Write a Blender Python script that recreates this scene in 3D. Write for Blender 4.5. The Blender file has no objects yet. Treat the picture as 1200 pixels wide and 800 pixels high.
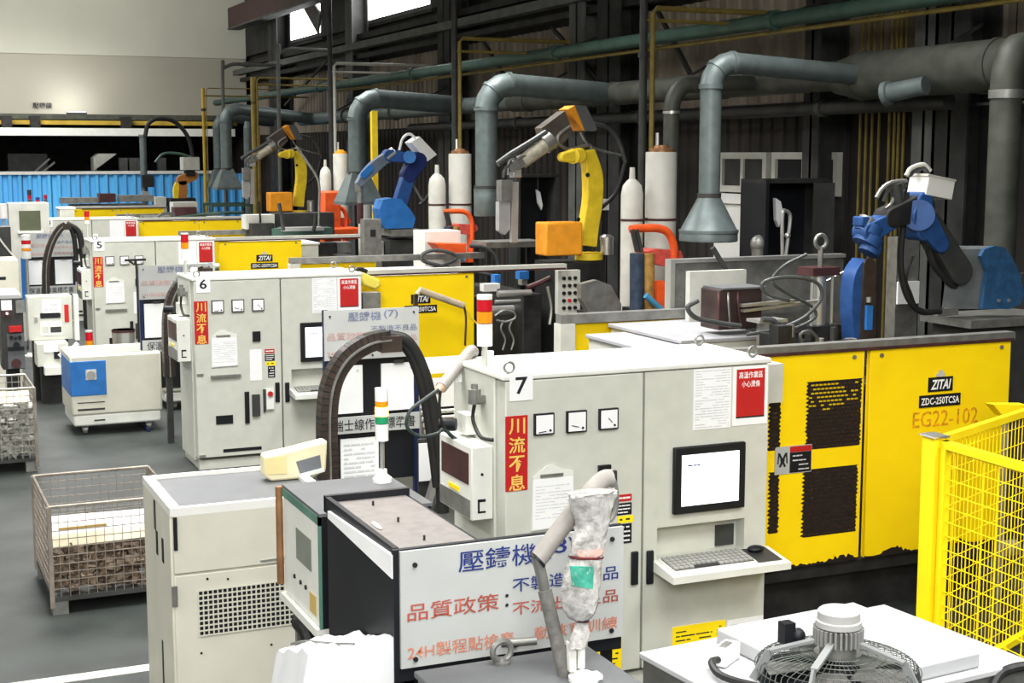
import bpy, math, random
from mathutils import Vector, Matrix

# ------------------------------------------------------------------ camera, world, lights, exposure
SC = bpy.context.scene
COL = SC.collection
FPX, CAM_H = 1700.0, 2.98
PITCH = math.atan(220 / 1700.0)
YAW = math.atan(750 / math.hypot(1700, 220))
cam = bpy.data.cameras.new('camera')
cam.sensor_width = 36.0
cam.lens = 36.0 * FPX / 1200.0
cam.clip_end = 300
camo = bpy.data.objects.new('camera', cam)
COL.objects.link(camo)
camo.location = (0, 0, CAM_H)
camo.rotation_euler = (math.pi / 2 - PITCH, 0, -YAW)
SC.camera = camo

SC.view_settings.view_transform = 'Standard'
SC.view_settings.look = 'None'
SC.view_settings.gamma = 1.0
SC.view_settings.use_curve_mapping = False
SC.view_settings.exposure = 0.38

w = bpy.data.worlds.new('world')
SC.world = w
w.use_nodes = True
w.node_tree.nodes['Background'].inputs[0].default_value = (0.93, 0.97, 1.0, 1)
w.node_tree.nodes['Background'].inputs[1].default_value = 0.3

def area(loc, sx, sy, energy, target=None, col=(1, 0.985, 0.95), spread=180):
    l = bpy.data.lights.new('hall_and_fill_light', 'AREA')
    l.shape = 'RECTANGLE'; l.size = sx; l.size_y = sy; l.energy = energy; l.color = col
    l.spread = math.radians(spread)
    o = bpy.data.objects.new('hall_and_fill_light', l); COL.objects.link(o); o.location = loc
    if target:
        o.rotation_euler = (Vector(target) - Vector(loc)).to_track_quat('-Z', 'Y').to_euler()
    return o
# row of overhead hall lamps above the aisle
for yy in (1.5, 8.5, 15.5, 22.5, 29.5, 36.5):
    area((2.0, yy, max(6.3, 3.6 + 0.118 * yy)), 2.6, 3.4, 260 if yy < 5 else 430, spread=150)
for yy in (2.0, 9.8, 16.5, 23.0):  # unseen fill row added over the machines to brighten the yellow doors
    area((6.4, yy, max(6.2, 3.6 + 0.118 * yy)), 1.4, 2.4, 230 if yy < 5 else 130, spread=120)
for yy in (5.0, 16.0, 27.0):   # unseen fill lights added on the left to brighten left-facing sides
    area((-4.6, yy, 7.2), 2.0, 3.0, 340, spread=150)
# unseen fill light added high behind the camera for the front faces
area((-2.0, -4.0, 6.2), 5, 3, 700, target=(3.5, 9, 0.8))
area((2.0, 34.0, 7.5), 6, 1.5, 330, target=(2.5, 42, 7.8))  # added light aimed at the far partition to brighten it

# ------------------------------------------------------------------ helpers
_p, _y = PITCH, YAW
FW = Vector((math.sin(_y) * math.cos(_p), math.cos(_y) * math.cos(_p), -math.sin(_p)))
RT = Vector((math.cos(_y), -math.sin(_y), 0))
UP = RT.cross(FW)
def at(px, py, X=None, Y=None, Z=None):
    """photo pixel -> point on a real plane of the hall"""
    d = FW * FPX + RT * (px - 600) - UP * (py - 400)
    if X is not None: t = X / d.x
    elif Y is not None: t = Y / d.y
    else: t = (Z - CAM_H) / d.z
    return Vector((0, 0, CAM_H)) + d * t

ORI = {}
def V(*a): return Vector(a if len(a) > 1 else a[0])

def spline(pts, k=6, closed=False):
    pts = [Vector(p) for p in pts]
    if len(pts) < 3: return pts
    out = []
    n = len(pts)
    for i in range(n if closed else n - 1):
        if closed:
            a, b, c, d = pts[i - 1], pts[i], pts[(i + 1) % n], pts[(i + 2) % n]
        else:
            b, c = pts[i], pts[i + 1]
            a = pts[i - 1] if i else b * 2 - c
            d = pts[i + 2] if i + 2 < n else c * 2 - b
        for j in range(k):
            t = j / k
            out.append(0.5 * ((2 * b) + (c - a) * t + (2 * a - 5 * b + 4 * c - d) * t * t + (3 * b - a - 3 * c + d) * t ** 3))
    if not closed: out.append(pts[-1])
    return out

class MB:
    def __init__(s): s.v = []; s.f = []
    def add(s, vs, fs):
        o = len(s.v)
        s.v += [Vector(x) for x in vs]
        s.f += [[i + o for i in f] for f in fs]
        return s
    def bx(s, x0, x1, y0, y1, z0, z1):
        vs = [(x, y, z) for x in (x0, x1) for y in (y0, y1) for z in (z0, z1)]
        return s.add(vs, [(0, 1, 3, 2), (4, 6, 7, 5), (0, 4, 5, 1), (2, 3, 7, 6), (0, 2, 6, 4), (1, 5, 7, 3)])
    def box(s, c, size, R=None):
        c = Vector(c); h = Vector(size) / 2
        vs = []
        for x in (-1, 1):
            for y in (-1, 1):
                for z in (-1, 1):
                    p = Vector((x * h.x, y * h.y, z * h.z))
                    if R is not None: p = R @ p
                    vs.append(c + p)
        return s.add(vs, [(0, 1, 3, 2), (4, 6, 7, 5), (0, 4, 5, 1), (2, 3, 7, 6), (0, 2, 6, 4), (1, 5, 7, 3)])
    def prism(s, poly, ext):
        n = len(poly); ext = Vector(ext)
        vs = [Vector(p) for p in poly] + [Vector(p) + ext for p in poly]
        fs = [list(range(n))[::-1], list(range(n, 2 * n))]
        for i in range(n):
            j = (i + 1) % n
            fs.append((i, j, n + j, n + i))
        return s.add(vs, fs)
    def bar(s, p, q, w, h=None, side=None):
        p, q = Vector(p), Vector(q); h = h or w
        d = (q - p).normalized()
        a = Vector(side) if side else (Vector((0, 0, 1)) if abs(d.z) < 0.9 else Vector((0, 1, 0)))
        u = d.cross(a).normalized(); t = u.cross(d)
        u *= w / 2; t *= h / 2
        return s.prism([p - u - t, p + u - t, p + u + t, p - u + t], q - p)
    def tube(s, pts, r, n=8, k=6, smooth=True, closed=False, flat=None, up=None):
        P = spline(pts, k, closed) if smooth else [Vector(p) for p in pts]
        m = len(P); o = len(s.v); nrm = None
        for i, p in enumerate(P):
            if closed: t = P[(i + 1) % m] - P[i - 1]
            else: t = P[min(i + 1, m - 1)] - P[max(i - 1, 0)]
            t.normalize()
            if up is not None: nrm = Vector(up)
            elif nrm is None:
                nrm = Vector((0, 0, 1)) if abs(t.z) < 0.9 else Vector((1, 0, 0))
            nrm = (nrm - t * nrm.dot(t)).normalized()
            b = t.cross(nrm)
            rr = r[min(i * len(r) // m, len(r) - 1)] if isinstance(r, (list, tuple)) and flat is None else r
            if flat is not None:   # rectangular section: r = (half across normal, half across binormal)
                for e, g in ((-1, -1), (1, -1), (1, 1), (-1, 1)):
                    s.v.append(p + nrm * e * flat[0] + b * g * flat[1])
            else:
                for j in range(n):
                    a = 2 * math.pi * j / n
                    s.v.append(p + (nrm * math.cos(a) + b * math.sin(a)) * rr)
        nn = 4 if flat is not None else n
        for i in range(m if closed else m - 1):
            i2 = (i + 1) % m
            for j in range(nn):
                j2 = (j + 1) % nn
                s.f.append([o + i * nn + j, o + i * nn + j2, o + i2 * nn + j2, o + i2 * nn + j])
        if not closed:
            s.f.append([o + j for j in range(nn)][::-1])
            s.f.append([o + (m - 1) * nn + j for j in range(nn)])
        return s
    def cyl(s, p, q, r0, r1=None, n=16):
        p, q = Vector(p), Vector(q); r1 = r0 if r1 is None else r1
        return s.rev(p, q - p, [(r0, 0), (r1, 1)], n)
    def rev(s, p, axis, prof, n=20):
        """profile of (radius, fraction of axis)"""
        p = Vector(p); axis = Vector(axis); d = axis.normalized()
        a = Vector((0, 0, 1)) if abs(d.z) < 0.9 else Vector((1, 0, 0))
        u = d.cross(a).normalized(); t = d.cross(u); o = len(s.v)
        for r, h in prof:
            for j in range(n):
                g = 2 * math.pi * j / n
                s.v.append(p + axis * h + (u * math.cos(g) + t * math.sin(g)) * max(r, 1e-4))
        for i in range(len(prof) - 1):
            for j in range(n):
                j2 = (j + 1) % n
                s.f.append([o + i * n + j, o + i * n + j2, o + (i + 1) * n + j2, o + (i + 1) * n + j])
        s.f.append([o + j for j in range(n)][::-1])
        s.f.append([o + (len(prof) - 1) * n + j for j in range(n)])
        return s
    def caps(s, p, q, r0, r1, t, ax=(0, 1, 0), n=7):
        """flat link between two joints: hull of two circles, thickness t along ax"""
        p, q = Vector(p), Vector(q); ax = Vector(ax).normalized()
        d = (q - p).normalized(); u = ax.cross(d).normalized(); poly = []
        for j in range(n + 1):
            a = math.pi / 2 + math.pi * j / n
            poly.append(p + (d * math.cos(a) + u * math.sin(a)) * r0)
        for j in range(n + 1):
            a = -math.pi / 2 + math.pi * j / n
            poly.append(q + (d * math.cos(a) + u * math.sin(a)) * r1)
        return s.prism([x - ax * t / 2 for x in poly], ax * t)
    def ribbon(s, pts, ws, t, ax=(0, 1, 0), k=5):
        """curved link with varying width"""
        ax = Vector(ax); P = spline(pts, k); W = spline([(x, 0, 0) for x in ws], k)
        A, B = [], []
        for i, p in enumerate(P):
            d = (P[min(i + 1, len(P) - 1)] - P[max(i - 1, 0)]).normalized(); u = ax.cross(d).normalized()
            A.append(p + u * W[i].x / 2); B.append(p - u * W[i].x / 2)
        n = len(P)
        vs = [x - ax * t / 2 for x in A + B] + [x + ax * t / 2 for x in A + B]
        fs = []
        m = 2 * n
        for i in range(n - 1):
            fs += [(i, i + 1, n + i + 1, n + i), (m + i, m + n + i, m + n + i + 1, m + i + 1),
                   (i, m + i, m + i + 1, i + 1), (n + i, n + i + 1, m + n + i + 1, m + n + i)]
        fs += [(0, n, m + n, m), (n - 1, m + n - 1, m + 2 * n - 1, 2 * n - 1)]
        return s.add(vs, fs)
    def ball(s, c, r, sc=(1, 1, 1), n=12, m=8):
        prof = [(math.sin(math.pi * i / m) * r, i / m) for i in range(m + 1)]
        o = len(s.v); c = Vector(c)
        for i in range(m + 1):
            a = math.pi * i / m
            for j in range(n):
                b = 2 * math.pi * j / n
                s.v.append(c + Vector((math.sin(a) * math.cos(b) * r * sc[0], math.sin(a) * math.sin(b) * r * sc[1], -math.cos(a) * r * sc[2])))
        for i in range(m):
            for j in range(n):
                j2 = (j + 1) % n
                s.f.append([o + i * n + j, o + i * n + j2, o + (i + 1) * n + j2, o + (i + 1) * n + j])
        return s
    def build(s, name, mat, parent=None, bevel=0, smooth=True, origin=None, kind=None, label=None):
        me = bpy.data.meshes.new(name)
        if parent is not None: org = ORI[parent.name]
        elif origin is not None: org = Vector(origin)
        else:
            xs = [v.x for v in s.v]; ys = [v.y for v in s.v]; zs = [v.z for v in s.v]
            org = Vector(((min(xs) + max(xs)) / 2, (min(ys) + max(ys)) / 2, min(zs)))
        me.from_pydata([tuple(v - org) for v in s.v], [], s.f)
        me.materials.append(mat)
        if smooth:
            for p in me.polygons: p.use_smooth = True
            me.set_sharp_from_angle(angle=math.radians(38))
        me.update()
        ob = bpy.data.objects.new(name, me); COL.objects.link(ob)
        if parent is not None: ob.parent = parent
        else: ob.location = org
        ORI[ob.name] = org
        if bevel:
            b = ob.modifiers.new('bevel', 'BEVEL'); b.width = bevel; b.segments = 2; b.limit_method = 'ANGLE'
            b.angle_limit = math.radians(40)
        if kind: ob['kind'] = kind
        if label: ob['label'] = label
        return ob

def tag(o, label, cat, group=None):
    o['label'] = label; o['category'] = cat
    if group: o['group'] = group
    return o
def thing(name, label, cat, loc, group=None):
    o = bpy.data.objects.new(name, None); COL.objects.link(o)
    o.location = loc; o.empty_display_size = 0.2
    ORI[o.name] = Vector(loc)
    return tag(o, label, cat, group)
def B(name, x0, x1, y0, y1, z0, z1, mat, parent, bevel=0, **k):
    return MB().bx(x0, x1, y0, y1, z0, z1).build(name, mat, parent, bevel, smooth=bool(bevel), **k)

MATS = {}
def mat(name, col, rough=0.5, metal=0.0, var=0.1, scale=5.0, spots=0.0, spotcol=(0.05, 0.035, 0.025), sscale=9.0, emit=0.0, bump=0.0, alpha=1.0, trans=0.0, streak=False):
    if name in MATS: return MATS[name]
    m = bpy.data.materials.new(name); m.use_nodes = True
    nt = m.node_tree; N = nt.nodes; L = nt.links
    b = N['Principled BSDF']
    b.inputs['Specular IOR Level'].default_value = 0.3
    b.inputs['Roughness'].default_value = rough; b.inputs['Metallic'].default_value = metal
    tc = N.new('ShaderNodeTexCoord')
    src = tc.outputs['Object']
    if streak:
        mp = N.new('ShaderNodeMapping'); mp.inputs['Scale'].default_value = (1, 1, 0.12); L.new(src, mp.inputs[0]); src2 = mp.outputs[0]
    else: src2 = src
    n1 = N.new('ShaderNodeTexNoise'); n1.inputs['Scale'].default_value = scale; n1.inputs['Detail'].default_value = 6
    L.new(src2, n1.inputs['Vector'])
    r1 = N.new('ShaderNodeValToRGB')
    r1.color_ramp.elements[0].position = 0.3; r1.color_ramp.elements[1].position = 0.7
    r1.color_ramp.elements[0].color = tuple(max(0, c * (1 - var)) for c in col) + (1,)
    r1.color_ramp.elements[1].color = tuple(min(1, c * (1 + var)) for c in col) + (1,)
    L.new(n1.outputs['Fac'], r1.inputs[0]); out = r1.outputs[0]
    if spots:
        n2 = N.new('ShaderNodeTexNoise'); n2.inputs['Scale'].default_value = sscale; n2.inputs['Detail'].default_value = 8; n2.inputs['Roughness'].default_value = 0.7
        L.new(src, n2.inputs['Vector'])
        r2 = N.new('ShaderNodeValToRGB')
        r2.color_ramp.elements[0].position = 0.72 - 0.3 * spots; r2.color_ramp.elements[1].position = 0.82 - 0.3 * spots
        L.new(n2.outputs['Fac'], r2.inputs[0])
        mx = N.new('ShaderNodeMixRGB'); L.new(r2.outputs[0], mx.inputs[0]); L.new(out, mx.inputs[1])
        mx.inputs[2].default_value = tuple(spotcol) + (1,); out = mx.outputs[0]
    L.new(out, b.inputs['Base Color'])
    if emit:
        L.new(out, b.inputs['Emission Color']); b.inputs['Emission Strength'].default_value = emit
    if bump:
        bp = N.new('ShaderNodeBump'); bp.inputs['Strength'].default_value = bump; bp.inputs['Distance'].default_value = 0.01
        L.new(n1.outputs['Fac'], bp.inputs['Height']); L.new(bp.outputs[0], b.inputs['Normal'])
    if alpha < 1: b.inputs['Alpha'].default_value = alpha
    if trans: b.inputs['Transmission Weight'].default_value = trans
    MATS[name] = m
    return m

PAINT = mat('grey paint', (0.55, 0.56, 0.50), 0.42, var=0.05, scale=9, spots=0.12, spotcol=(0.33, 0.32, 0.27), sscale=14)
PAINTL = mat('pale paint', (0.72, 0.73, 0.68), 0.42, var=0.06, scale=7, spots=0.1, spotcol=(0.4, 0.39, 0.33))
GREYB = mat('blue grey plate', (0.115, 0.12, 0.125), 0.55, var=0.08, scale=5)
CREAM = mat('cream paint', (0.60, 0.59, 0.50), 0.45, var=0.05, scale=5)
YEL = mat('yellow paint', (1.0, 0.68, 0.0), 0.6, var=0.05, scale=4, spots=0.14, spotcol=(0.28, 0.16, 0.02), sscale=11)
YELC = mat('clean yellow paint', (1.0, 0.72, 0.005), 0.55, var=0.06, scale=6)
YELR = mat('robot yellow', (0.80, 0.58, 0.03), 0.42, var=0.12, scale=9, spots=0.15)
ORG = mat('orange paint', (0.85, 0.33, 0.02), 0.5, var=0.12, scale=8, spots=0.08)
ORR = mat('red orange paint', (0.78, 0.10, 0.02), 0.45, var=0.16, scale=9, spots=0.18)
BLUE = mat('blue paint', (0.02, 0.07, 0.225), 0.45, var=0.2, scale=12, spots=0.12, spotcol=(0.02, 0.03, 0.07))
BLUEP = mat('mid blue paint', (0.025, 0.155, 0.46), 0.45, var=0.15, scale=8)
FENB = mat('sheet blue', (0.12, 0.48, 0.98), 0.4, var=0.18, scale=1.2, streak=True)
DARK = mat('dark iron', (0.022, 0.022, 0.022), 0.55, 0.2, var=0.4, scale=8, spots=0.1, spotcol=(0.07, 0.05, 0.03))
DARKG = mat('dark grey paint', (0.038, 0.039, 0.038), 0.55, var=0.25, scale=6)
BLACK = mat('black plastic', (0.008, 0.009, 0.012), 0.5, var=0.2)
RUB = mat('black rubber', (0.018, 0.018, 0.018), 0.5, var=0.2)
HOSE = mat('grey hose', (0.06, 0.065, 0.065), 0.4, var=0.2, scale=15)
CHAINM = mat('brown cable chain', (0.042, 0.03, 0.024), 0.35, var=0.35, scale=12)
STEEL = mat('bright steel', (0.62, 0.62, 0.60), 0.3, 0.8, var=0.1)
STEELD = mat('worn steel', (0.25, 0.25, 0.235), 0.45, 0.6, var=0.25, scale=9, spots=0.2)
GALV = mat('galvanised duct', (0.12, 0.148, 0.148), 0.45, 0.3, var=0.18, scale=7, spots=0.1, spotcol=(0.10, 0.11, 0.10))
GALVD = mat('dusty duct', (0.07, 0.075, 0.062), 0.55, 0.25, var=0.3, scale=5, spots=0.12, spotcol=(0.12, 0.08, 0.04))
GREEN = mat('green pipe', (0.05, 0.10, 0.08), 0.45, var=0.2, scale=5, spots=0.1)
WHITE = mat('white paint', (0.76, 0.76, 0.73), 0.45, var=0.05, scale=6)
WHITED = mat('dirty white paint', (0.52, 0.52, 0.47), 0.5, var=0.1, scale=6, spots=0.16, spotcol=(0.3, 0.27, 0.2))
PAPER = mat('paper', (0.84, 0.85, 0.86), 0.7, var=0.03)
PLAS = mat('white plastic', (0.82, 0.82, 0.80), 0.35, var=0.04)
RED = mat('red', (0.48, 0.016, 0.016), 0.5, var=0.08)
REDL = mat('red lens', (0.55, 0.01, 0.02), 0.25, var=0.05)
ORL = mat('orange lens', (0.85, 0.30, 0.01), 0.25, var=0.05)
ORLIT = mat('lit orange lens', (1.0, 0.42, 0.05), 0.25, var=0.03, emit=14.0)
GRNL = mat('green lens', (0.02, 0.28, 0.12), 0.25, var=0.05)
GOLD = mat('gold ink', (0.85, 0.55, 0.12), 0.5, var=0.12)
INKB = mat('dark blue ink', (0.015, 0.03, 0.16), 0.6, var=0.2)
INKBF = mat('faded blue ink', (0.14, 0.16, 0.26), 0.6, var=0.3)
INKRF = mat('faded red ink', (0.46, 0.27, 0.25), 0.6, var=0.3)
INKR = mat('red ink', (0.36, 0.075, 0.05), 0.6, var=0.3)
INKO = mat('orange red ink', (0.50, 0.18, 0.11), 0.6, var=0.2)
INKK = mat('black ink', (0.015, 0.015, 0.02), 0.6)
INKG = mat('grey ink', (0.60, 0.61, 0.63), 0.6)
INKW = mat('white ink', (0.85, 0.85, 0.83), 0.6)
SIGN = mat('sign board', (0.43, 0.445, 0.435), 0.4, var=0.05, scale=5, spots=0.1, spotcol=(0.45, 0.45, 0.42), sscale=20)
SCREEN = mat('lit screen', (0.93, 0.95, 1.0), 0.3, var=0.01, emit=1.2)
RUSTY = mat('rust and yellow', (0.05, 0.028, 0.018), 0.7, var=0.5, scale=40, spots=0.34, spotcol=(0.6, 0.38, 0.02), sscale=16)
VENT = mat('dark vent', (0.014, 0.009, 0.007), 0.75, var=0.4, scale=30)
FLOORM = mat('painted concrete', (0.028, 0.033, 0.031), 0.6, var=0.4, scale=2.2, spots=0.3, spotcol=(0.05, 0.056, 0.053), sscale=40)
WALLU = mat('brown lit sheet wall', (0.25, 0.215, 0.17), 0.75, var=0.4, scale=2, streak=True, spots=0.2, spotcol=(0.05, 0.04, 0.03), sscale=3)
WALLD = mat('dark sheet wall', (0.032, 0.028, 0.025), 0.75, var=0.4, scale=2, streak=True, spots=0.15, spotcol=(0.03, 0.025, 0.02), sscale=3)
WALLG = mat('grey cream wall', (0.64, 0.64, 0.54), 0.7, var=0.06, scale=0.5)
WALLC = mat('cream wall', (0.45, 0.43, 0.355), 0.7, var=0.06, scale=0.5)
STRUC = mat('dark structure', (0.035, 0.035, 0.034), 0.65, var=0.4, scale=3)
STRUCG = mat('grey structure', (0.11, 0.115, 0.11), 0.6, var=0.3, scale=3)
YELP = mat('aged yellow pipe', (0.22, 0.165, 0.04), 0.5, var=0.25, scale=6)
DAYL = mat('daylight pane', (1, 1, 1), 0.4, var=0.0, emit=6.0)
CAST = mat('castings', (0.20, 0.15, 0.11), 0.5, 0.3, var=0.5, scale=25)
CASTG = mat('bright castings', (0.42, 0.42, 0.38), 0.4, 0.5, var=0.4, scale=25)
WIRE = mat('galvanised wire', (0.42, 0.40, 0.36), 0.4, 0.5, var=0.25, scale=8)
WIRER = mat('rusty wire', (0.27, 0.235, 0.20), 0.5, 0.4, var=0.3, scale=8)
TEAL = mat('teal print', (0.06, 0.36, 0.26), 0.5, var=0.3, scale=40, spots=0.5, spotcol=(0.45, 0.5, 0.46), sscale=45)
WRAP = mat('wrapping film', (0.52, 0.51, 0.49), 0.18, var=0.35, scale=38, bump=0.9, trans=0.25)
TAPE = mat('pinkish tape', (0.62, 0.42, 0.36), 0.4, var=0.15, scale=20)
FOAM = mat('grey foam sleeve', (0.30, 0.28, 0.26), 0.6, var=0.12, scale=20)
BRAID = mat('braided hose', (0.17, 0.165, 0.155), 0.5, var=0.3, scale=40)
CLOTH = mat('white tarp', (0.70, 0.71, 0.73), 0.6, var=0.05, scale=6)
PGREEN = mat('green edge', (0.10, 0.22, 0.17), 0.5, var=0.2)
COPPER = mat('copper pipe', (0.26, 0.13, 0.06), 0.4, 0.3, var=0.3, scale=15)
MAROON = mat('dark maroon', (0.06, 0.022, 0.022), 0.5, var=0.3)

FONT = None
def txt(s, x0, x1, z0, z1, y, m, parent, name='lettering', bold=0.0, shear=0.0, face='front', slope=0.0):
    """flat print on a plane facing the camera side (-Y), fitted into a rectangle"""
    cu = bpy.data.curves.new('print', 'FONT')
    cu.body = s; cu.size = 1.0; cu.resolution_u = 2; cu.offset = bold; cu.shear = shear
    ob = bpy.data.objects.new('print', cu); COL.objects.link(ob)
    me = bpy.data.meshes.new_from_object(ob)
    bpy.data.objects.remove(ob); bpy.data.curves.remove(cu)
    me.name = name
    vs = [v.co.copy() for v in me.vertices]
    if not vs: return None
    a0, a1 = min(v.x for v in vs), max(v.x for v in vs); b0, b1 = min(v.y for v in vs), max(v.y for v in vs)
    org = ORI[parent.name]
    for v in me.vertices:
        fx = (v.co.x - a0) / max(a1 - a0, 1e-6); fz = (v.co.y - b0) / max(b1 - b0, 1e-6)
        if face == 'front': q = Vector((x0 + (x1 - x0) * fx, y, z0 + (z1 - z0) * fz + slope * fx))
        v.co = q - org
    me.materials.clear(); me.materials.append(m)
    for p in me.polygons: p.material_index = 0
    o = bpy.data.objects.new(name, me); COL.objects.link(o); o.parent = parent
    ORI[o.name] = org
    return o
def lines(x0, x1, z0, z1, n, y, m, parent, seed=0, name='print_lines', th=0.25):
    """rows of tiny unreadable print on a sheet"""
    R = random.Random(seed); b = MB(); dz = (z1 - z0) / n
    for i in range(n):
        z = z1 - (i + 0.5) * dz; x = x0
        while x < x1 - 0.01:
            L_ = min(R.uniform(0.02, 0.08) * (x1 - x0) * 5, x1 - x)
            if R.random() < 0.8: b.add([(x, y, z - dz * th), (x + L_, y, z - dz * th), (x + L_, y, z + dz * th), (x, y, z + dz * th)], [(0, 1, 2, 3)])
            x += L_ + (x1 - x0) * 0.03
    return b.build(name, m, parent, smooth=False)

# ------------------------------------------------------------------ the hall
def struct(o): o['kind'] = 'structure'; return o
struct(MB().bx(-8, 10.3, -7, 52, -0.12, 0).build('floor', FLOORM, smooth=False, origin=(0, 0, 0)))
struct(MB().bx(-8, 10.3, -7, 52, 9.0, 9.15).build('ceiling', STRUCG, smooth=False, origin=(0, 0, 9)))
struct(MB().bx(-8.15, -8, -7, 52, 0, 9).build('wall_left', WALLC, smooth=False, origin=(-8, 0, 0)))
struct(MB().bx(-8, 10.3, 51.9, 52.1, 0, 9).build('wall_back', STRUC, smooth=False, origin=(0, 52, 0)))  # dark colour stands in for the darkness of the next bay
# pale upper partition across the hall, hung over the opening to the next bay
wf = struct(MB().bx(-8, 10.0, 42, 42.2, 4.05, 9.0).build('wall_front', WALLC, smooth=False, origin=(0, 42, 4.05)))
MB().bx(-8, 10.0, 41.96, 42.0, 5.68, 9.0).build('panel', WALLG, wf, smooth=False)
MB().bx(-8, 10.0, 41.9, 42.3, 3.98, 4.06).build('lower_edge', STRUCG, wf, smooth=False)
txt('壓鑄課', at(38, 121, Y=41.94).x, at(61, 121, Y=41.94).x, at(40, 127, Y=41.94).z, at(40, 120, Y=41.94).z, 41.94, INKK, wf, bold=0.01)
struct(MB().bx(-8, 10.3, 46, 52, 5.2, 5.3).build('light_block_slab', STRUC, smooth=False))  # slab added out of view to keep light out of the next bay

# right wall: backing, corrugated sheets, columns, rails, high windows
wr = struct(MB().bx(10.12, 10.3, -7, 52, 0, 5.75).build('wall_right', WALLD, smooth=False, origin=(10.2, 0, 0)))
def sheet(y0, y1, z0, z1, n, m, parent, name='wall_sheet', x=10.1, d=0.035):
    b = MB(); st = (y1 - y0) / n; P = []
    for i in range(n):
        a = y0 + i * st
        P += [(x, a), (x, a + st * 0.45), (x - d, a + st * 0.55), (x - d, a + st * 0.9)]
    P.append((x, y1)); k = len(P)
    vs = [(p[0], p[1], z0) for p in P] + [(p[0], p[1], z1) for p in P]
    b.add(vs, [(i, i + 1, k + i + 1, k + i) for i in range(k - 1)])
    return b.build(name, m, parent, smooth=False)
y = 6.0
while y < 41:
    sheet(y, y + 0.97, 0, 3.5, 4, WALLD, wr); sheet(y, y + 0.97, 3.5, 4.95, 4, WALLU, wr, x=10.06); y += 1.0  # upper tier coloured lighter as a lit band, lower tier near black
# upper wall band around the two bright windows
def window(n, y0, y1, z0, z1, frame_m, pane_m, mull=1, X=10.0):
    r = struct(MB().bx(X, X + 0.08, y0 - 0.08, y0, z0 - 0.08, z1 + 0.08).bx(X, X + 0.08, y1, y1 + 0.08, z0 - 0.08, z1 + 0.08)
               .bx(X, X + 0.08, y0, y1, z0 - 0.08, z0).bx(X, X + 0.08, y0, y1, z1, z1 + 0.08).build('window_%d' % n, frame_m, smooth=False))
    for i in range(mull):
        a = y0 + (y1 - y0) * i / mull; c = y0 + (y1 - y0) * (i + 1) / mull
        B('pane', X + 0.03, X + 0.045, a + 0.02, c - 0.02, z0, z1, pane_m, r)
        if i: B('mullion', X + 0.0, X + 0.06, a - 0.03, a + 0.03, z0, z1, frame_m, r)
    return r
W1 = (34.3, 37.7, 5.86, 7.15); W2 = (26.8, 31.0, 5.84, 7.15)
window(1, *W1, STRUCG, DAYL, 1); window(2, *W2, STRUCG, DAYL, 1)
up = MB()
ys = [-7, W2[0] - 0.08, W2[1] + 0.08, W1[0] - 0.08, W1[1] + 0.08, 52]
for a, b_ in ((0, 1), (2, 3), (4, 5)): up.bx(10.0, 10.3, ys[a], ys[b_], 5.75, 9)
for a, b_ in ((1, 2), (3, 4)):
    up.bx(10.0, 10.3, ys[a], ys[b_], 5.69, 5.76); up.bx(10.0, 10.3, ys[a], ys[b_], 7.23, 9)
up.build('upper_panel', STRUC, wr, smooth=False)
# diagonal brace plates crossing the windows
MB().bar((9.95, 34.2, 6.05), (9.95, 36.0, 7.1), 0.05, 0.5).build('brace', STRUCG, wr, smooth=False)
MB().bar((9.95, 26.6, 6.3), (9.95, 27.6, 7.1), 0.05, 0.2).build('brace', STRUCG, wr, smooth=False)
def col(px, wdt, m, x0=9.62, z1=8.9):
    yy = at(px, 150, X=x0).y
    b = MB().bx(x0, x0 + 0.03, yy - wdt / 2, yy + wdt / 2, 0, z1).bx(x0 + 0.35, x0 + 0.38, yy - wdt / 2, yy + wdt / 2, 0, z1).bx(x0, x0 + 0.36, yy - 0.02, yy + 0.02, 0, z1)
    b.build('column', m, wr, smooth=False)
for px, wd, m in ((321, 0.9, STRUC), (410, 0.5, STRUCG), (520, 0.6, STRUC), (675, 0.5, STRUCG), (712, 0.7, STRUC), (1082, 0.35, STRUCG), (1112, 0.5, STRUC), (950, 0.3, STRUC)):
    col(px, wd, m)
# long rails along the wall
for (px, py, X, h, wd, m) in ((450, 46, 9.5, 0.14, 0.2, STRUCG), (450, 60, 9.7, 0.10, 0.15, STRUC), (450, 36, 9.8, 0.12, 0.2, STRUC)):
    z = at(px, py, X=X).z
    MB().bx(X, X + wd, 5, 41.5, z - h / 2, z + h / 2).build('rail', m, wr, smooth=False)
ev = at(300, 18, X=9.3)
MB().bx(9.2, 9.5, 8, 40.6, ev.z - 0.12, ev.z + 0.42).build('eaves_beam', MAROON, wr, smooth=False)
MB().bx(9.18, 9.52, 8, 40.6, ev.z - 0.16, ev.z - 0.12).build('eaves_flange', STRUCG, wr, smooth=False)
R0 = random.Random(3)
for px0, px1, z0, z1 in ((640, 700, 3.95, 4.9), (560, 600, 3.9, 4.9), (760, 800, 4.0, 4.9), (380, 330, 4.2, 5.1)):
    a = at(px0, 150, X=9.6).y; c = at(px1, 150, X=9.6).y
    MB().bar((9.7, a, z1), (9.7, c, z0), 0.05).build('brace', STRUC, wr, smooth=False)
# conduits: pale horizontals and bundles of aged yellow verticals
for py in (121, 132):
    p = at(930, py, X=9.85)
    MB().tube([(9.85, 6, p.z), (9.85, 24, p.z)], 0.018, 6, smooth=False).build('conduit', STEELD, wr)
for px in (1008, 1015, 1022, 1030, 1042, 1048, 1053, 1059, 682, 689, 695):
    yy = at(px, 150, X=9.9).y
    MB().tube([(9.9, yy, 0.2), (9.9, yy, 4.75 if px > 900 else 4.4)], 0.016, 6, smooth=False).build('conduit', YELP, wr)
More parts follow.
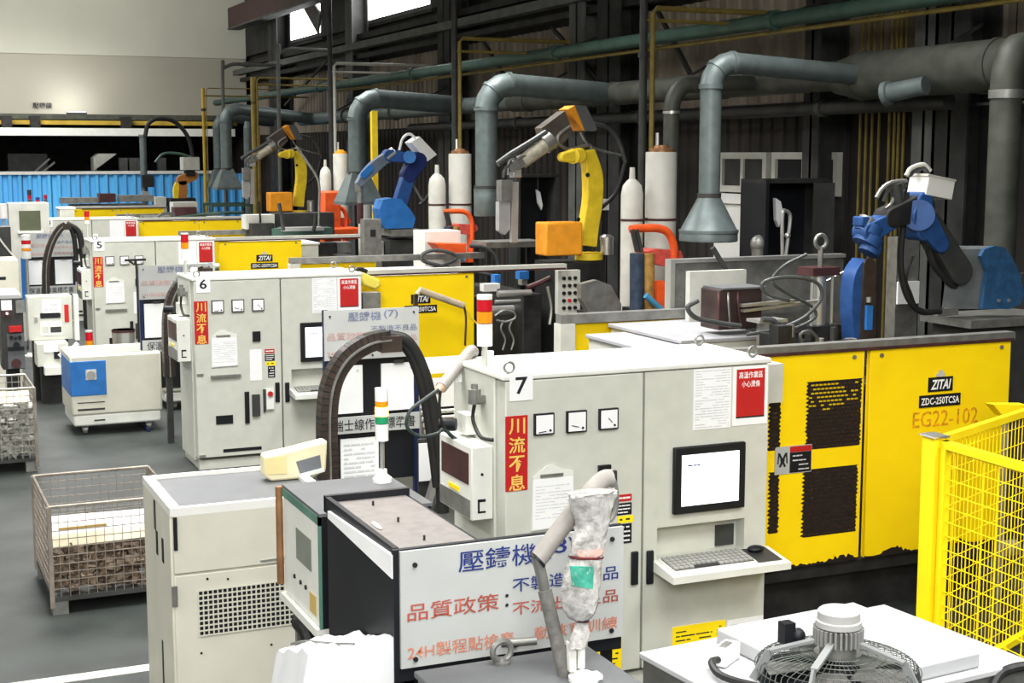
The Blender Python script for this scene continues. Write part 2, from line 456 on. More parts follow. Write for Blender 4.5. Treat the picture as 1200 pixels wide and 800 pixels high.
# low windows in the right wall and the pale door under them
a = at(846, 200, X=9.9).y; b_ = at(893, 200, X=9.9).y; z1 = at(846, 186, X=9.9).z; z0 = at(846, 217, X=9.9).z
window(3, b_, a, z0, z1, WHITED, DARKG, 2, X=9.9)
a2 = at(908, 200, X=9.9).y; b2 = at(976, 200, X=9.9).y
window(4, b2, a2, z0, z1, WHITED, BLACK, 2, X=9.9)
d = struct(MB().bx(9.86, 9.96, at(882, 200, X=9.9).y, a + 0.1, 0, z0 - 0.2).build('door_1', WHITE, smooth=False))
B('rail', 9.82, 9.96, at(890, 200, X=9.9).y, a + 0.15, z0 - 0.22, z0 - 0.1, WHITE, d)
B('handle', 9.80, 9.86, a - 0.25, a - 0.22, 0.95, 1.1, STEELD, d)
# painted line on the floor
p = at(50, 797, Z=0); q = at(172, 787, Z=0)
struct(MB().bx(p.x - 1.5, q.x + 0.4, p.y - 0.09, p.y + 0.02, 0, 0.004).build('trim_2', WHITED, smooth=False))

# ------------------------------------------------------------------ far end: crane girder, blue fence, dark bay
def fence():
    t = thing('sheet_fence', 'bright blue corrugated sheet fence across the far end of the hall', 'fence', (3, 40, 0))
    x = -3.0
    while x < 9.0:
        n = 3; b = MB(); st = 0.72 / n; P = []
        for i in range(n):
            s = x + i * st
            P += [(s, 40.0), (s + st * 0.4, 40.0), (s + st * 0.55, 39.93), (s + st * 0.85, 39.93)]
        P.append((x + 0.72, 40.0)); k = len(P)
        b.add([(p[0], p[1], 0.05) for p in P] + [(p[0], p[1], 2.44) for p in P], [(i, i + 1, k + i + 1, k + i) for i in range(k - 1)])
        b.build('sheet', FENB, t, smooth=False); x += 0.73
    B('top_rail', -3, 9.1, 39.9, 40.05, 2.44, 2.52, WHITE, t)
    for xx in (-2.9, 1.0, 5.0, 9.0): B('post', xx - 0.04, xx + 0.04, 40.02, 40.1, 0, 2.48, WHITED, t)
fence()
g = thing('bridge_crane', 'long white crane girder with a yellow rail spanning the far opening', 'crane', (1, 39, 3.3))
zb = at(60, 159, Y=39.5).z; zt = at(60, 150, Y=39.5).z
B('girder', -8, 9.0, 39.2, 39.5, zb, zt, PAINTL, g)
zy = at(60, 146, Y=39.9).z; zy2 = at(60, 141, Y=39.9).z
B('yellow_rail', -8, 9.2, 39.8, 39.95, zy, zy2, mat('dull crane yellow', (0.45, 0.30, 0.04), 0.5, var=0.3, scale=2), g)
B('upper_beam', -8, 9.2, 40.0, 40.3, zy2 + 0.03, zy2 + 0.17, GALVD, g)
for xx in (0.3, 3.2, 3.9, 6.2, 8.9): B('end_block', xx - 0.12, xx + 0.12, 39.5, 40.0, zb + 0.1, zy2 + 0.1, DARK, g)
# work lamp on top of the girder that lights the partition
lp = at(84, 134, Y=41.2)
t = thing('work_lamp', 'small lamp on the crane girder glaring on the cream wall', 'lamp', (lp.x, 40.15, zy2 + 0.17))
MB().bx(lp.x - 0.25, lp.x + 0.25, 40.05, 40.25, zy2 + 0.17, zy2 + 0.22).build('lamp_body', DARKG, t, smooth=False)
B('lamp_glass', lp.x - 0.22, lp.x + 0.22, 40.07, 40.23, zy2 + 0.22, zy2 + 0.23, DAYL, t)
area((lp.x, 41.2, zy2 + 0.33), 0.8, 0.2, 9, target=(lp.x, 42.1, zy2 + 1.0))
# junk of the next bay seen over the fence
Rj = random.Random(5)
def junk(px0, px1, py0, py1, Y, m, name, label, cat, **k):
    a = at(px0, py1, Y=Y); c = at(px1, py0, Y=Y)
    return tag(MB().bx(a.x, c.x, Y, Y + 0.5, 0.0, c.z).build(name, m, smooth=False), label, cat, **k)
junk(10, 55, 180, 205, 44, DARKG, 'storage_rack', 'dark storage rack behind the left end of the blue fence', 'rack')
pl = at(110, 200, Y=43); pr = at(137, 180, Y=43)
tag(MB().prism([(pl.x, 43, pl.z), (pl.x, 43, pr.z - 0.12), (pl.x + 0.15, 43, pr.z), (pr.x, 43, pr.z)], (0, 0.6, 0)).bx(pl.x + 0.02, pl.x + 0.1, 43.1, 43.5, 0, pl.z + 0.1).build('slanted_chute', WHITED, smooth=False), 'pale slanted sheet chute rising above the blue fence', 'chute')
for i, px in enumerate((140, 151, 160, 185)):
    a = at(px, 202, Y=42.8); c = at(px + 8, 185, Y=42.8)
    tag(MB().bx(a.x, c.x, 42.6, 42.9, 0, c.z).build('gas_bottle_cover', STRUCG, smooth=False), ['grey upright locker just right of the pale chute', 'second grey upright locker from the pale chute', 'third grey upright locker from the pale chute', 'grey upright locker behind the fence next to the pale post'][i], 'locker', 'lockers behind the fence')
for i, (p0, p1) in enumerate((((42, 200), (58, 186)), ((48, 203), (64, 190)))):
    a = at(*p0, Y=42.6); c = at(*p1, Y=42.6)
    tag(MB().bar(a, c, 0.05).bar(a + V(0.02, 0.3, 0), (a.x, a.y + 0.3, 0), 0.05).build('leaning_bar', STEELD, smooth=False), ['upper pale bar leaning behind the blue fence', 'lower pale bar leaning behind the blue fence'][i], 'bar')

# ------------------------------------------------------------------ pipes and ducts on the right
gp = at(900, 25, X=9)
t = thing('green_pipe', 'long green pipe running the whole wall above the ducts', 'pipe', (9, 20, gp.z))
MB().tube([(9, 4, gp.z), (9, 41.5, gp.z)], 0.085, 12, smooth=False).build('pipe', GREEN, t)
for yy in (8, 13.5, 19, 25, 31, 37):
    MB().cyl((9, yy - 0.05, gp.z), (9, yy + 0.05, gp.z), 0.11).build('flange', GREEN, t)
    MB().bar((9, yy, gp.z), (9.7, yy, gp.z + 0.25), 0.04).build('bracket', STRUC, t, smooth=False)
t = thing('yellow_gas_pipe', 'thin aged yellow pipe running just under the green pipe', 'pipe', (9.1, 20, gp.z - 0.2))
MB().tube([(9.1, 4, gp.z - 0.115), (9.1, 30, gp.z - 0.115)], 0.025, 8, smooth=False).build('pipe', YELP, t)
dz = at(1100, 82, X=9).z
t = thing('main_duct', 'long dusty grey extraction duct along the wall with a thick near end', 'duct', (9, 15, dz))
MB().rev((9, 4, dz), (0, 8.3, 0), [(0.23, 0), (0.23, 0.93), (0.235, 0.935), (0.235, 0.955), (0.17, 1)], 24).build('wide_section', GALVD, t)
MB().cyl((9, 12.3, dz + 0.02), (9, 20.5, dz + 0.02), 0.15, n=18).build('narrow_section', GALVD, t)
MB().cyl((9, 20.5, dz + 0.02), (9, 32.5, dz + 0.0), 0.13, n=18).build('narrow_section', GALV, t)
for yy in (6.2, 8.1, 10.0, 11.9): MB().cyl((9, yy - 0.03, dz), (9, yy + 0.03, dz), 0.243, n=24).build('band', GALVD, t)
for yy in (14.5, 17.2, 19.9, 23, 26, 29): MB().cyl((9, yy - 0.03, dz + 0.02), (9, yy + 0.03, dz + 0.02), 0.162, n=18).build('band', GALVD, t)
for yy in (7, 11, 15.5, 20, 25, 30): MB().bar((9, yy, dz + 0.1), (9.65, yy, dz + 0.45), 0.03).build('hanger', STRUC, t, smooth=False)
# open stub on the duct
a = at(1037, 110, X=8.6); c = at(1085, 100, X=8.75)
MB().rev(a, c - a, [(0.05, 0), (0.115, 0.0), (0.115, 0.12), (0.09, 0.14), (0.085, 1)], 16).build('stub', GALV, t)
t = thing('lower_duct', 'second thinner dark duct running under the main duct', 'duct', (9.3, 18, dz - 0.3))
MB().cyl((9.3, 11, dz - 0.28), (9.3, 26, dz - 0.28), 0.075, n=14).build('pipe', DARKG, t)
for yy in (13, 17, 21): MB().cyl((9.3, yy - 0.04, dz - 0.28), (9.3, yy + 0.04, dz - 0.28), 0.095, n=14).build('band', GALVD, t)

def hood(x, y_, zb, zc, zt, r, rb, skirt, label, ex=8.9, ez=None, m=GALV, round_=True, er=None, group='fume extraction hoods'):
    t = thing('fume_hood', label, 'hood', (x, y_, zb), group)
    ez = ez or zt - 0.02; er = er or r
    MB().cyl((x, y_, zc - 0.02), (x, y_, zt - 2.2 * r), r, n=20).build('riser', m, t)
    pts = []; R_ = 2.2 * r
    for i in range(5):
        a = math.pi / 2 * i / 4
        pts.append((x + R_ - R_ * math.cos(a), y_, zt - R_ + R_ * math.sin(a)))
    MB().tube(pts, r * 1.06, 20, smooth=False).build('elbow', m, t)
    for i in (0, 2, 4):
        p = Vector(pts[i]); dd = Vector((math.sin(math.pi / 2 * i / 4), 0, math.cos(math.pi / 2 * i / 4))) * 0.02
        MB().cyl(p - dd, p + dd, r * 1.13, n=20).build('seam_ring', m, t)
    MB().cyl((x + R_, y_, zt), (ex, y_ + 0.3, ez), r, er, n=20).build('branch_duct', m, t)
    if round_:
        MB().rev((x, y_, zb), (0, 0, zc - zb), [(rb * 0.97, 0), (rb, 0.02), (rb, skirt), (rb * 0.98, skirt + 0.02), (r, 0.99), (r, 1)], 28).build('cone', m, t)
        MB().cyl((x, y_, zb + (zc - zb) * skirt - 0.01), (x, y_, zb + (zc - zb) * skirt + 0.015), rb * 1.02, n=28).build('rim_band', m, t)
    else:
        q = rb
        b = MB()
        z2 = zb + (zc - zb) * skirt
        for (h0, s0, h1, s1) in ((zb, q, z2, q), (z2, q, zc, r * 0.95)):
            vs = [(x + sx * s0, y_ + sy * s0, h0) for sx, sy in ((-1, -1), (1, -1), (1, 1), (-1, 1))] + [(x + sx * s1, y_ + sy * s1, h1) for sx, sy in ((-1, -1), (1, -1), (1, 1), (-1, 1))]
            b.add(vs, [(0, 1, 5, 4), (1, 2, 6, 5), (2, 3, 7, 6), (3, 0, 4, 7)])
        b.build('cone', m, t, smooth=False)
    MB().cyl((x, y_, zc - 0.02), (x, y_, zc + 0.02), r * 1.12, n=20).build('collar', DARKG, t)
    return t
hood(7.02, 11.53, 2.18, 2.60, 3.80, 0.098, 0.27, 0.22, 'large grey conical fume hood hanging nearest, right of the white columns', ez=dz, m=GALV)
hood(7.07, 16.96, 2.20, 2.56, 3.84, 0.14, 0.16, 0.9, 'grey cylindrical fume hood left of the tall yellow robot arm', ez=dz + 0.03)
hood(7.04, 22.18, 2.18, 2.68, 3.84, 0.145, 0.31, 0.1, 'grey flared fume hood behind the second white column', ez=dz + 0.03, round_=False)
hood(6.92, 31.0, 2.22, 2.66, 3.92, 0.12, 0.27, 0.12, 'right one of two grey flared hoods at the far end', ez=dz, round_=False)
hood(at(257, 215, Y=34.5).x, 34.5, 2.20, 2.62, 3.84, 0.12, 0.27, 0.12, 'left one of two grey flared hoods at the far end', ez=dz, round_=False)
# a riser behind the nearest hood and the thick riser at the right edge
RY = 9.25; rx = at(1180, 90, Y=RY).x
t = thing('duct_riser', 'thick grey duct dropping from the main duct at the far right', 'duct', (rx, RY, 0))
MB().cyl((rx, RY, 2.0), (rx, RY, dz - 0.25), 0.125, n=22).build('riser', GALVD, t)
MB().tube([(rx, RY, dz - 0.25), (rx + 0.01, RY, dz - 0.1), (rx + 0.06, RY + 0.01, dz + 0.02), (rx + 0.16, RY + 0.02, dz + 0.08), (rx + 0.45, RY + 0.04, dz + 0.05)], 0.13, 22, k=3).build('elbow', GALVD, t)
MB().cyl((rx, RY, dz - 0.32), (rx, RY, dz - 0.25), 0.138, n=22).build('seam_ring', STEELD, t)
MB().cyl((rx, RY, 0), (rx, RY, 2.0), 0.06, n=12).build('stand_pipe', DARKG, t)
MB().cyl((rx, RY, 1.98), (rx, RY, 2.02), 0.2, n=20).build('lower_flange', STEELD, t)
t = thing('duct_riser', 'dim grey duct with a bend just left of the nearest cone hood', 'duct', (7.3, 13.6, 0))
p = at(787, 130, Y=13.6)
MB().cyl((p.x, 13.6, 0), (p.x, 13.6, p.z), 0.085, n=16).build('riser', GALVD, t)
MB().tube([(p.x, 13.6, p.z), (p.x + 0.02, 13.6, p.z + 0.12), (p.x + 0.12, 13.6, p.z + 0.25), (p.x + 0.3, 13.6, p.z + 0.28), (8.9, 13.7, dz)], 0.088, 16, k=3).build('elbow', GALVD, t)
MB().cyl((p.x, 13.6, p.z - 0.03), (p.x, 13.6, p.z + 0.0), 0.095, n=16).build('seam_ring', STEEL, t)
t = thing('duct_riser', 'narrow grey duct standing right of the far hoods', 'duct', (7.3, 32.4, 0))
p = at(290, 150, Y=32.4)
MB().cyl((p.x, 32.4, 0), (p.x, 32.4, p.z), 0.09, n=14).build('riser', GALV, t)
MB().cyl((p.x, 32.4, p.z), (p.x, 32.4, p.z + 0.15), 0.09, 0.06, n=14).build('cap', GALV, t)

# cable gantries: a pole and level arms reaching to the wall
def gantry(px, pytop, arms, label, Xp=7.2, pole=DARKG, arm=YELP, zmax=None, dx=0.06, zfoot=0.0, pr=0.03, po=0.045):
    b = at(px, 150, X=Xp); yy = b.y
    t = thing('cable_gantry', label, 'pipe frame', (Xp, yy, zfoot), 'pipe frames over the machines')
    zt = zmax or at(px, pytop, X=Xp).z
    MB().cyl((Xp, yy, zfoot), (Xp, yy, zt), po, n=10).build('pole', pole, t)
    zs = [at(px, a, X=Xp).z for a in arms]
    MB().tube([(Xp + dx, yy - 0.05, zfoot), (Xp + dx, yy - 0.05, zs[0] - 0.05), (Xp + dx + 0.05, yy - 0.05, zs[0]), (9.75, yy - 0.05, zs[0])], pr, 8, smooth=False).build('pipe', arm, t)
    for z in zs[1:]:
        MB().tube([(Xp, yy - 0.02, z), (9.75, yy - 0.02, z)], 0.02, 8, smooth=False).build('arm', arm, t)
    for z in (1.2, zs[0] - 0.5): MB().cyl((Xp, yy, z - 0.03), (Xp, yy, z + 0.03), 0.06, n=10).build('collar', DARKG, t)
gantry(753, -5, (10, 24), 'dark pole with a yellow pipe frame, beside the nearest white columns', zmax=5.3, dx=0.085, Xp=7.85)
gantry(533, -5, (45, 60), 'dark pole with a yellow pipe frame in the middle of the row', zmax=5.9, Xp=7.8)
gantry(388, 40, (74, 84), 'grey pole with a pale pipe frame left of the middle white column', zmax=6.2, arm=WHITED, Xp=7.8)
gantry(298, 90, (91, 99), 'yellow pole with level pipes against the right edge of the cream wall', pole=YELP, arm=YELP, pr=0.02, po=0.06)
gantry(239, 103, (103, 112), 'leftmost thin yellow pole in front of the cream wall', pole=mat('dull crane yellow', (0.45, 0.30, 0.04)), arm=YELP, pr=0.012, po=0.04)
def hoop(px, pyb, pyt, pxr, X, label):
    a = at(px, pyb, X=X); Y = a.y
    zt = at(px, pyt, Y=Y).z; xr = at(pxr, pyt, Y=Y).x
    t = thing('conduit_hoop', label, 'pipe', (X, Y, 0), 'bent conduits')
    MB().tube([(X, Y, 0), (X, Y, zt - 0.3), (X + 0.05, Y, zt - 0.1), (X + 0.25, Y, zt), (X + 0.6, Y, zt), (max(xr, X + 1.0), Y, zt)], 0.04, 8, k=4).build('pipe', STRUCG, t)
hoop(262, 135, 75, 330, 7.4, 'bent grey conduit rising in front of the cream wall corner')
hoop(327, 125, 57, 388, 7.6, 'bent grey conduit rising below the left bright window')

# ------------------------------------------------------------------ control cabinets
Y7, X7 = 6.886, 2.964
STN = {7: (2.964, 6.886), 6: (2.669, 13.531), 5: (2.617, 19.964), 4: (2.70, 26.834)}
CW, CH, CD = 1.655, 1.83, 0.72
def u(px, py):
    p = at(px, py, Y=Y7); return p.x - X7, p.z
def cabinet(n, label, full=True):
    x0, y0 = STN[n]
    t = thing('control_cabinet', label, 'cabinet', (x0 + CW / 2, y0 + CD / 2, 0), 'control cabinets of the machines')
    def X(px, py=600): return x0 + u(px, py)[0]
    def Z(px, py): return u(px, py)[1]
    def on(xl, yt, yb, xr):   # rectangle on the door plane
        return x0 + u(xl, yt)[0], x0 + u(xr, yt)[0], Z(xl, yb), Z(xl, yt)
    B('plinth', x0 + 0.03, x0 + CW - 0.03, y0 + 0.04, y0 + CD, 0, 0.09, PAINT, t)
    B('body', x0, x0 + CW, y0 + 0.125, y0 + CD, 0.08, CH - 0.03, PAINT, t, bevel=0.006)
    B('top_cover', x0 - 0.006, x0 + CW + 0.006, y0 - 0.004, y0 + CD, CH - 0.03, CH, PAINTL, t, bevel=0.008)
    xs = x0 + 0.838
    ld = B('left_door', x0 + 0.012, xs - 0.006, y0, y0 + 0.12, 0.12, CH - 0.035, PAINT, t, bevel=0.005)
    # right door with the keyboard niche
    nx0, nx1, nz0, nz1 = x0 + 0.93, x0 + 1.50, Z(775, 655), Z(775, 618)
    b = MB().bx(xs + 0.006, nx0, y0, y0 + 0.12, 0.12, CH - 0.035).bx(nx1, x0 + CW - 0.012, y0, y0 + 0.12, 0.12, CH - 0.035)
    b.bx(nx0, nx1, y0, y0 + 0.12, 0.12, nz0).bx(nx0, nx1, y0, y0 + 0.12, nz1, CH - 0.035).bx(nx0, nx1, y0 + 0.09, y0 + 0.12, nz0, nz1)
    rd = b.build('right_door', PAINT, t, smooth=False)
    B('niche_plate', nx1 - 0.14, nx1 - 0.02, y0 + 0.078, y0 + 0.09, nz0 + 0.01, nz1 - 0.05, DARKG, t)
    # number plate
    a = on(597, 440, 470, 624) if n != 5 else on(597, 440, 470, 624)
    pn = B('number_plate', a[0], a[1], y0 - 0.006, y0, a[2], a[3] + 0.012, PAPER, t)
    cx = (a[0] + a[1]) / 2
    txt(str(n), cx - 0.035, cx + 0.035, a[2] + 0.035, a[3] - 0.01, y0 - 0.008, INKK, pn, bold=0.015)
    # red banner with four characters
    a = on(592, 488, 576, 618)
    bn = B('red_banner', a[0], a[1], y0 - 0.005, y0, a[2], a[3], RED, t)
    hz = (a[3] - a[2]) / 4
    for i, ch in enumerate('川流不息'):
        zt_ = a[3] - i * hz - 0.012
        txt(ch, a[0] + 0.018, a[1] - 0.016, zt_ - hz * 0.86, zt_, y0 - 0.007, GOLD, bn, bold=0.014)
    # three square dial meters
    for i, (xl, xr, ang) in enumerate(((625, 648, 200), (663, 686, 140), (701, 723, 65))):
        a = on(xl, 484, 507, xr)
        c = Vector(((a[0] + a[1]) / 2, y0, (a[2] + a[3]) / 2)); h = (a[1] - a[0]) / 2
        c.z = (Z(640, 508) + Z(640, 484)) / 2
        m = MB().bx(c.x - h, c.x + h, y0 - 0.02, y0, c.z - h, c.z + h).build('meter', BLACK, t, smooth=False)
        MB().bx(c.x - h + 0.008, c.x + h - 0.008, y0 - 0.022, y0 - 0.019, c.z - h + 0.008, c.z + h - 0.008).build('dial', PAPER, m, smooth=False)
        piv = Vector((c.x + h * 0.55, y0 - 0.024, c.z - h * 0.6)); dd = Vector((-math.sin(math.radians(ang / 2)), 0, math.cos(math.radians(ang / 2)) * 0.7)) * h * 1.2
        MB().bar(piv + dd * 0.35, piv + dd, 0.004, 0.003, side=(0, 1, 0)).cyl(piv, piv + V(0, -0.003, 0), 0.007, n=8).build('needle', INKK, m, smooth=False)
    # clip board with a sheet
    a = on(622, 560, 622, 672)
    cb = MB().prism([(a[0], y0 - 0.012, a[2]), (a[1], y0 - 0.012, a[2] + 0.01), (a[1] - 0.005, y0 - 0.012, a[3] + 0.02), (a[1] - 0.07, y0 - 0.012, a[3] + 0.035), (a[0] + 0.13, y0 - 0.012, a[3] + 0.065), (a[0] + 0.09, y0 - 0.012, a[3] + 0.06), (a[0] + 0.01, y0 - 0.012, a[3])], (0, 0.012, 0)).build('clip_board', PAINTL, t, smooth=False)
    MB().bx(a[0] + 0.006, a[1] - 0.01, y0 - 0.015, y0 - 0.012, a[2] + 0.008, a[3] - 0.01).build('sheet', PAPER, cb, smooth=False)
    lines(a[0] + 0.02, a[1] - 0.02, a[2] + 0.04, a[3] - 0.04, 12, y0 - 0.0165, INKG, cb, n, th=0.12)
    MB().bx(a[0] + 0.05, a[1] - 0.07, y0 - 0.02, y0 - 0.012, a[3] + 0.0, a[3] + 0.016).build('clip', STEELD, cb, smooth=False)
    # warning labels, sockets and door handles
    def lab(xl, yt, yb, xr, m, nl=0, ink=INKW, name='warning_label'):
        a = on(xl, yt, yb, xr)
        o = B(name, a[0], a[1], y0 - 0.003, y0, a[2], a[3], m, t)
        if nl: lines(a[0] + 0.01, a[1] - 0.01, a[2] + 0.005, a[3] - 0.005, nl, y0 - 0.004, ink, o, int(xl + yt), th=0.18)
        return o
    lab(722, 580, 588, 740, RED, 1); lab(722, 590, 604, 740, BLACK, 3); lab(724, 605, 613, 742, YELC, 1, INKK); lab(727, 614, 637, 740, BLACK, 4)
    B('switch_plate', X(694), X(716), y0 - 0.004, y0, Z(694, 645), Z(694, 583), PAPER, t)
    sk = B('socket', X(700), X(714), y0 - 0.02, y0, Z(700, 565), Z(700, 545), BLACK, t)
    for (a_, b_, c_, d_) in ((739, 646, 685, 747), (757, 645, 684, 765)):
        aa = on(a_, b_, c_, d_); B('door_handle', aa[0], aa[1], y0 - 0.018, y0, aa[2], aa[3], BLACK, t, bevel=0.006)
    if n != 7:
        aa = on(688, 667, 730, 696); B('door_handle', aa[0] - 0.03, aa[1] - 0.03, y0 - 0.018, y0, aa[2], aa[3], BLACK, t)
        sp = B('switch_box', X(700) - .02, X(714) - .02, y0 - 0.03, y0, Z(700, 715), Z(700, 672), DARKG, t)
        sw = B('breaker', X(722), X(736), y0 - 0.03, y0, Z(722, 700), Z(722, 660), WHITE, t)
        MB().cyl((X(729), y0 - 0.03, Z(729, 668)), (X(729), y0 - 0.05, Z(729, 668)), 0.025).build('red_button', RED, sw)
        B('breaker_side', X(717), X(721), y0 - 0.02, y0, Z(722, 705), Z(722, 660), DARKG, t)
        B('ledge', X(620), X(676), y0 - 0.03, y0, Z(650, 640), Z(650, 635), STEELD, t)
        B('gauge_window', X(628), X(660), y0 - 0.01, y0, Z(640, 735), Z(640, 718), BLACK, t)
        B('floor_slot', x0 + 0.25, x0 + 0.62, y0 - 0.006, y0, 0.16, 0.19, BLACK, t)
        for zz in (0.13, Z(600, 640)):
            B('hinge', x0 + 0.02, x0 + 0.08, y0 - 0.012, y0, zz, zz + 0.02, STEELD, t)
    # notices taped to the right door
    if n in (6, 7): lab(813, 433, 504, 857, PAPER, 22, INKG, 'notice')
    else: lab(813, 433, 504, 857, PAPER, 0, INKG, 'notice')
    a = on(859, 427, 499, 902)
    fr = B('notice', a[0], a[1] - 0.012, y0 - 0.004, y0, a[2], a[3] - 0.015, PAPER, t)
    a = on(863, 433, 490, 896)
    ps = B('safety_poster', a[0], a[1], y0 - 0.006, y0 - 0.003, a[2], a[3], RED, t)
    wz = a[3] - a[2]; wx = a[1] - a[0]
    txt('高溫作業區', a[0] + wx * .08, a[1] - wx * .08, a[3] - wz * .19, a[3] - wz * .05, y0 - 0.007, INKW, ps, bold=0.008)
    txt('小心燙傷', a[0] + wx * .18, a[1] - wx * .18, a[3] - wz * .37, a[3] - wz * .24, y0 - 0.007, INKW, ps, bold=0.008)
    MB().bx(a[0], a[1], y0 - 0.0068, y0 - 0.006, a[2], a[2] + wz * 0.03).build('border', INKK, ps, smooth=False)
    # built-in monitor
    a = on(788, 524, 602, 871)
    mo = B('monitor', a[0], a[1], y0 - 0.03, y0, a[2], a[3], BLACK, t, bevel=0.006)
    e = 0.045
    MB().bx(a[0] + e, a[1] - e, y0 - 0.0325, y0 - 0.03, a[2] + e, a[3] - e).build('screen', SCREEN, mo, smooth=False)
    lines(a[0] + e + 0.02, a[0] + 0.16, a[3] - e - 0.07, a[3] - e - 0.05, 1, y0 - 0.034, INKB, mo, 1, th=0.2)
    # keyboard shelf
    zt_ = Z(775, 655); x1 = x0 + CW + 0.005; xk = x0 + 0.90
    tr = MB().prism([(xk, y0, zt_), (xk, y0 - 0.24, zt_ - 0.035), (xk, y0 - 0.24, zt_ - 0.075), (xk, y0, zt_ - 0.06)], (x1 - xk, 0, 0)).build('keyboard_shelf', PAINTL, t, smooth=False)
    kz = lambda yy: zt_ + (yy - y0) * 0.146 + 0.012
    b = MB()
    b.add([(xk + 0.03, y0 - 0.02, kz(y0 - 0.02)), (x1 - 0.2, y0 - 0.02, kz(y0 - 0.02)), (x1 - 0.2, y0 - 0.2, kz(y0 - 0.2)), (xk + 0.03, y0 - 0.2, kz(y0 - 0.2)),
           (xk + 0.03, y0 - 0.02, kz(y0 - 0.02) - .012), (x1 - 0.2, y0 - 0.02, kz(y0 - 0.02) - .012), (x1 - 0.2, y0 - 0.2, kz(y0 - 0.2) - .012), (xk + 0.03, y0 - 0.2, kz(y0 - 0.2) - .012)],
          [(0, 3, 2, 1), (0, 1, 5, 4), (1, 2, 6, 5), (2, 3, 7, 6), (3, 0, 4, 7)])
    kb = b.build('keyboard', PLAS if n != 7 else WHITE, tr, smooth=False)
    b = MB(); RR = Matrix.Rotation(math.atan(0.146), 3, 'X')
    kw = (x1 - 0.2 - xk - 0.03)
    for r in range(5):
        for c in range(16):
            if r == 4 and 3 < c < 9: continue
            yy = y0 - 0.035 - r * 0.034
            b.box((xk + 0.045 + (c + 0.35) * (kw - 0.02) / 16, yy, kz(yy) + 0.005), ((kw - 0.02) / 16 * 0.8, 0.026, 0.012), RR)
    MB().prism([(xk + 0.04, y0 - 0.03, kz(y0 - .03) + .0005), (x1 - 0.21, y0 - 0.03, kz(y0 - .03) + .0005), (x1 - 0.21, y0 - 0.19, kz(y0 - .19) + .0005), (xk + 0.04, y0 - 0.19, kz(y0 - .19) + .0005)], (0, 0, 0.0012)).build('key_field', DARKG, tr, smooth=False)
    b.build('keys', mat('key grey', (0.36, 0.36, 0.34), 0.5), tr, smooth=False, kind='stuff')
    MB().add([(x1 - 0.19, y0 - 0.01, kz(y0 - .01) - .008), (x1 - 0.03, y0 - 0.01, kz(y0 - .01) - .008), (x1 - 0.03, y0 - 0.2, kz(y0 - .2) - .008), (x1 - 0.19, y0 - 0.2, kz(y0 - .2) - .008)], [(0, 3, 2, 1)]).build('mouse_pad', DARKG, tr, smooth=False)
    if n == 7:
        m = MB().ball((x1 - 0.12, y0 - 0.06, kz(y0 - 0.06) + 0.008), 0.04, (1.3, 0.95, 0.5)).build('mouse', BLACK, None)
        tag(m, 'black computer mouse on the keyboard shelf of cabinet 7', 'mouse')
        a = on(788, 735, 778, 850); yp = B('yellow_placard', a[0], a[1], y0 - 0.004, y0, a[2], a[3], YELC, t)
        lines(a[0] + 0.02, a[1] - 0.09, a[2] + 0.02, a[3] - 0.02, 7, y0 - 0.005, INKK, yp, 5, th=0.15); lines(a[1] - 0.06, a[1] - 0.02, a[2] + 0.02, a[3] - 0.02, 8, y0 - 0.005, INKK, yp, 6, th=0.15)
        a = on(852, 727, 775, 894); w_ = B('notice', a[0], a[1], y0 - 0.004, y0, a[2] - 0.03, a[3], PAPER, t)
        lines(a[0] + 0.02, a[1] - 0.02, a[2] - 0.02, a[3] - 0.02, 14, y0 - 0.005, INKG, w_, 9, th=0.12)
        a = on(682, 752, 796, 728); yp = B('yellow_placard', a[0], a[1], y0 - 0.004, y0, a[2], a[3], YELC, t)
        lines(a[0] + 0.02, a[1] - 0.02, a[2] + 0.02, a[3] - 0.02, 6, y0 - 0.005, INKK, yp, 5, th=0.15)
    if n == 6:
        q0 = at(379, 468, Y=y0); q1 = at(402, 520, Y=y0)
        B('yellow_placard', q0.x - 0.06, q1.x, y0 - 0.004, y0, q1.z, q0.z, YELC, t)
    # left side: air unit box with a dark window, cable gland, plug
    bx0, bx1, by0, by1 = x0 - 0.125, x0, y0 + 0.14, y0 + 0.62
    jb = B('side_box', bx0, bx1, by0, by1, 1.03, 1.43, PAINTL, t, bevel=0.006)
    MB().bx(bx0 - 0.004, bx0, by0 + 0.04, by1 - 0.04, 1.22, 1.39).build('dark_window', MAROON, jb, smooth=False)
    MB().bx(bx0 - 0.004, bx0, by0 + 0.02, by1 - 0.01, 1.04, 1.14).build('lower_grille', STEELD, jb, smooth=False)
    MB().bx(bx0 - 0.006, bx0, by0 + 0.18, by0 + 0.33, 1.155, 1.18).build('yellow_tag', YELC, jb, smooth=False)
    MB().bx(bx0 + 0.035, bx0 + 0.045, by0 - 0.003, by0, 1.07, 1.14).bx(bx0 + 0.035, bx0 + 0.08, by0 - 0.003, by0, 1.13, 1.145).bx(bx0 + 0.035, bx0 + 0.08, by0 - 0.003, by0, 1.07, 1.08).build('vent_slot', BLACK, jb, smooth=False)
    MB().cyl((bx0 + 0.06, by0 - 0.004, 1.28), (bx0 + 0.06, by0, 1.28), 0.008, n=8).build('screw', BLACK, jb)
    MB().bx(x0 - 0.06, x0, y0 + 0.38, y0 + 0.52, 1.45, 1.56).build('connector_box', PAINTL, t, smooth=False)
    MB().cyl((x0 - 0.09, y0 + 0.45, 1.50), (x0 - 0.17, y0 + 0.5, 1.50), 0.035, n=10).build('cable_gland', BLACK, t)
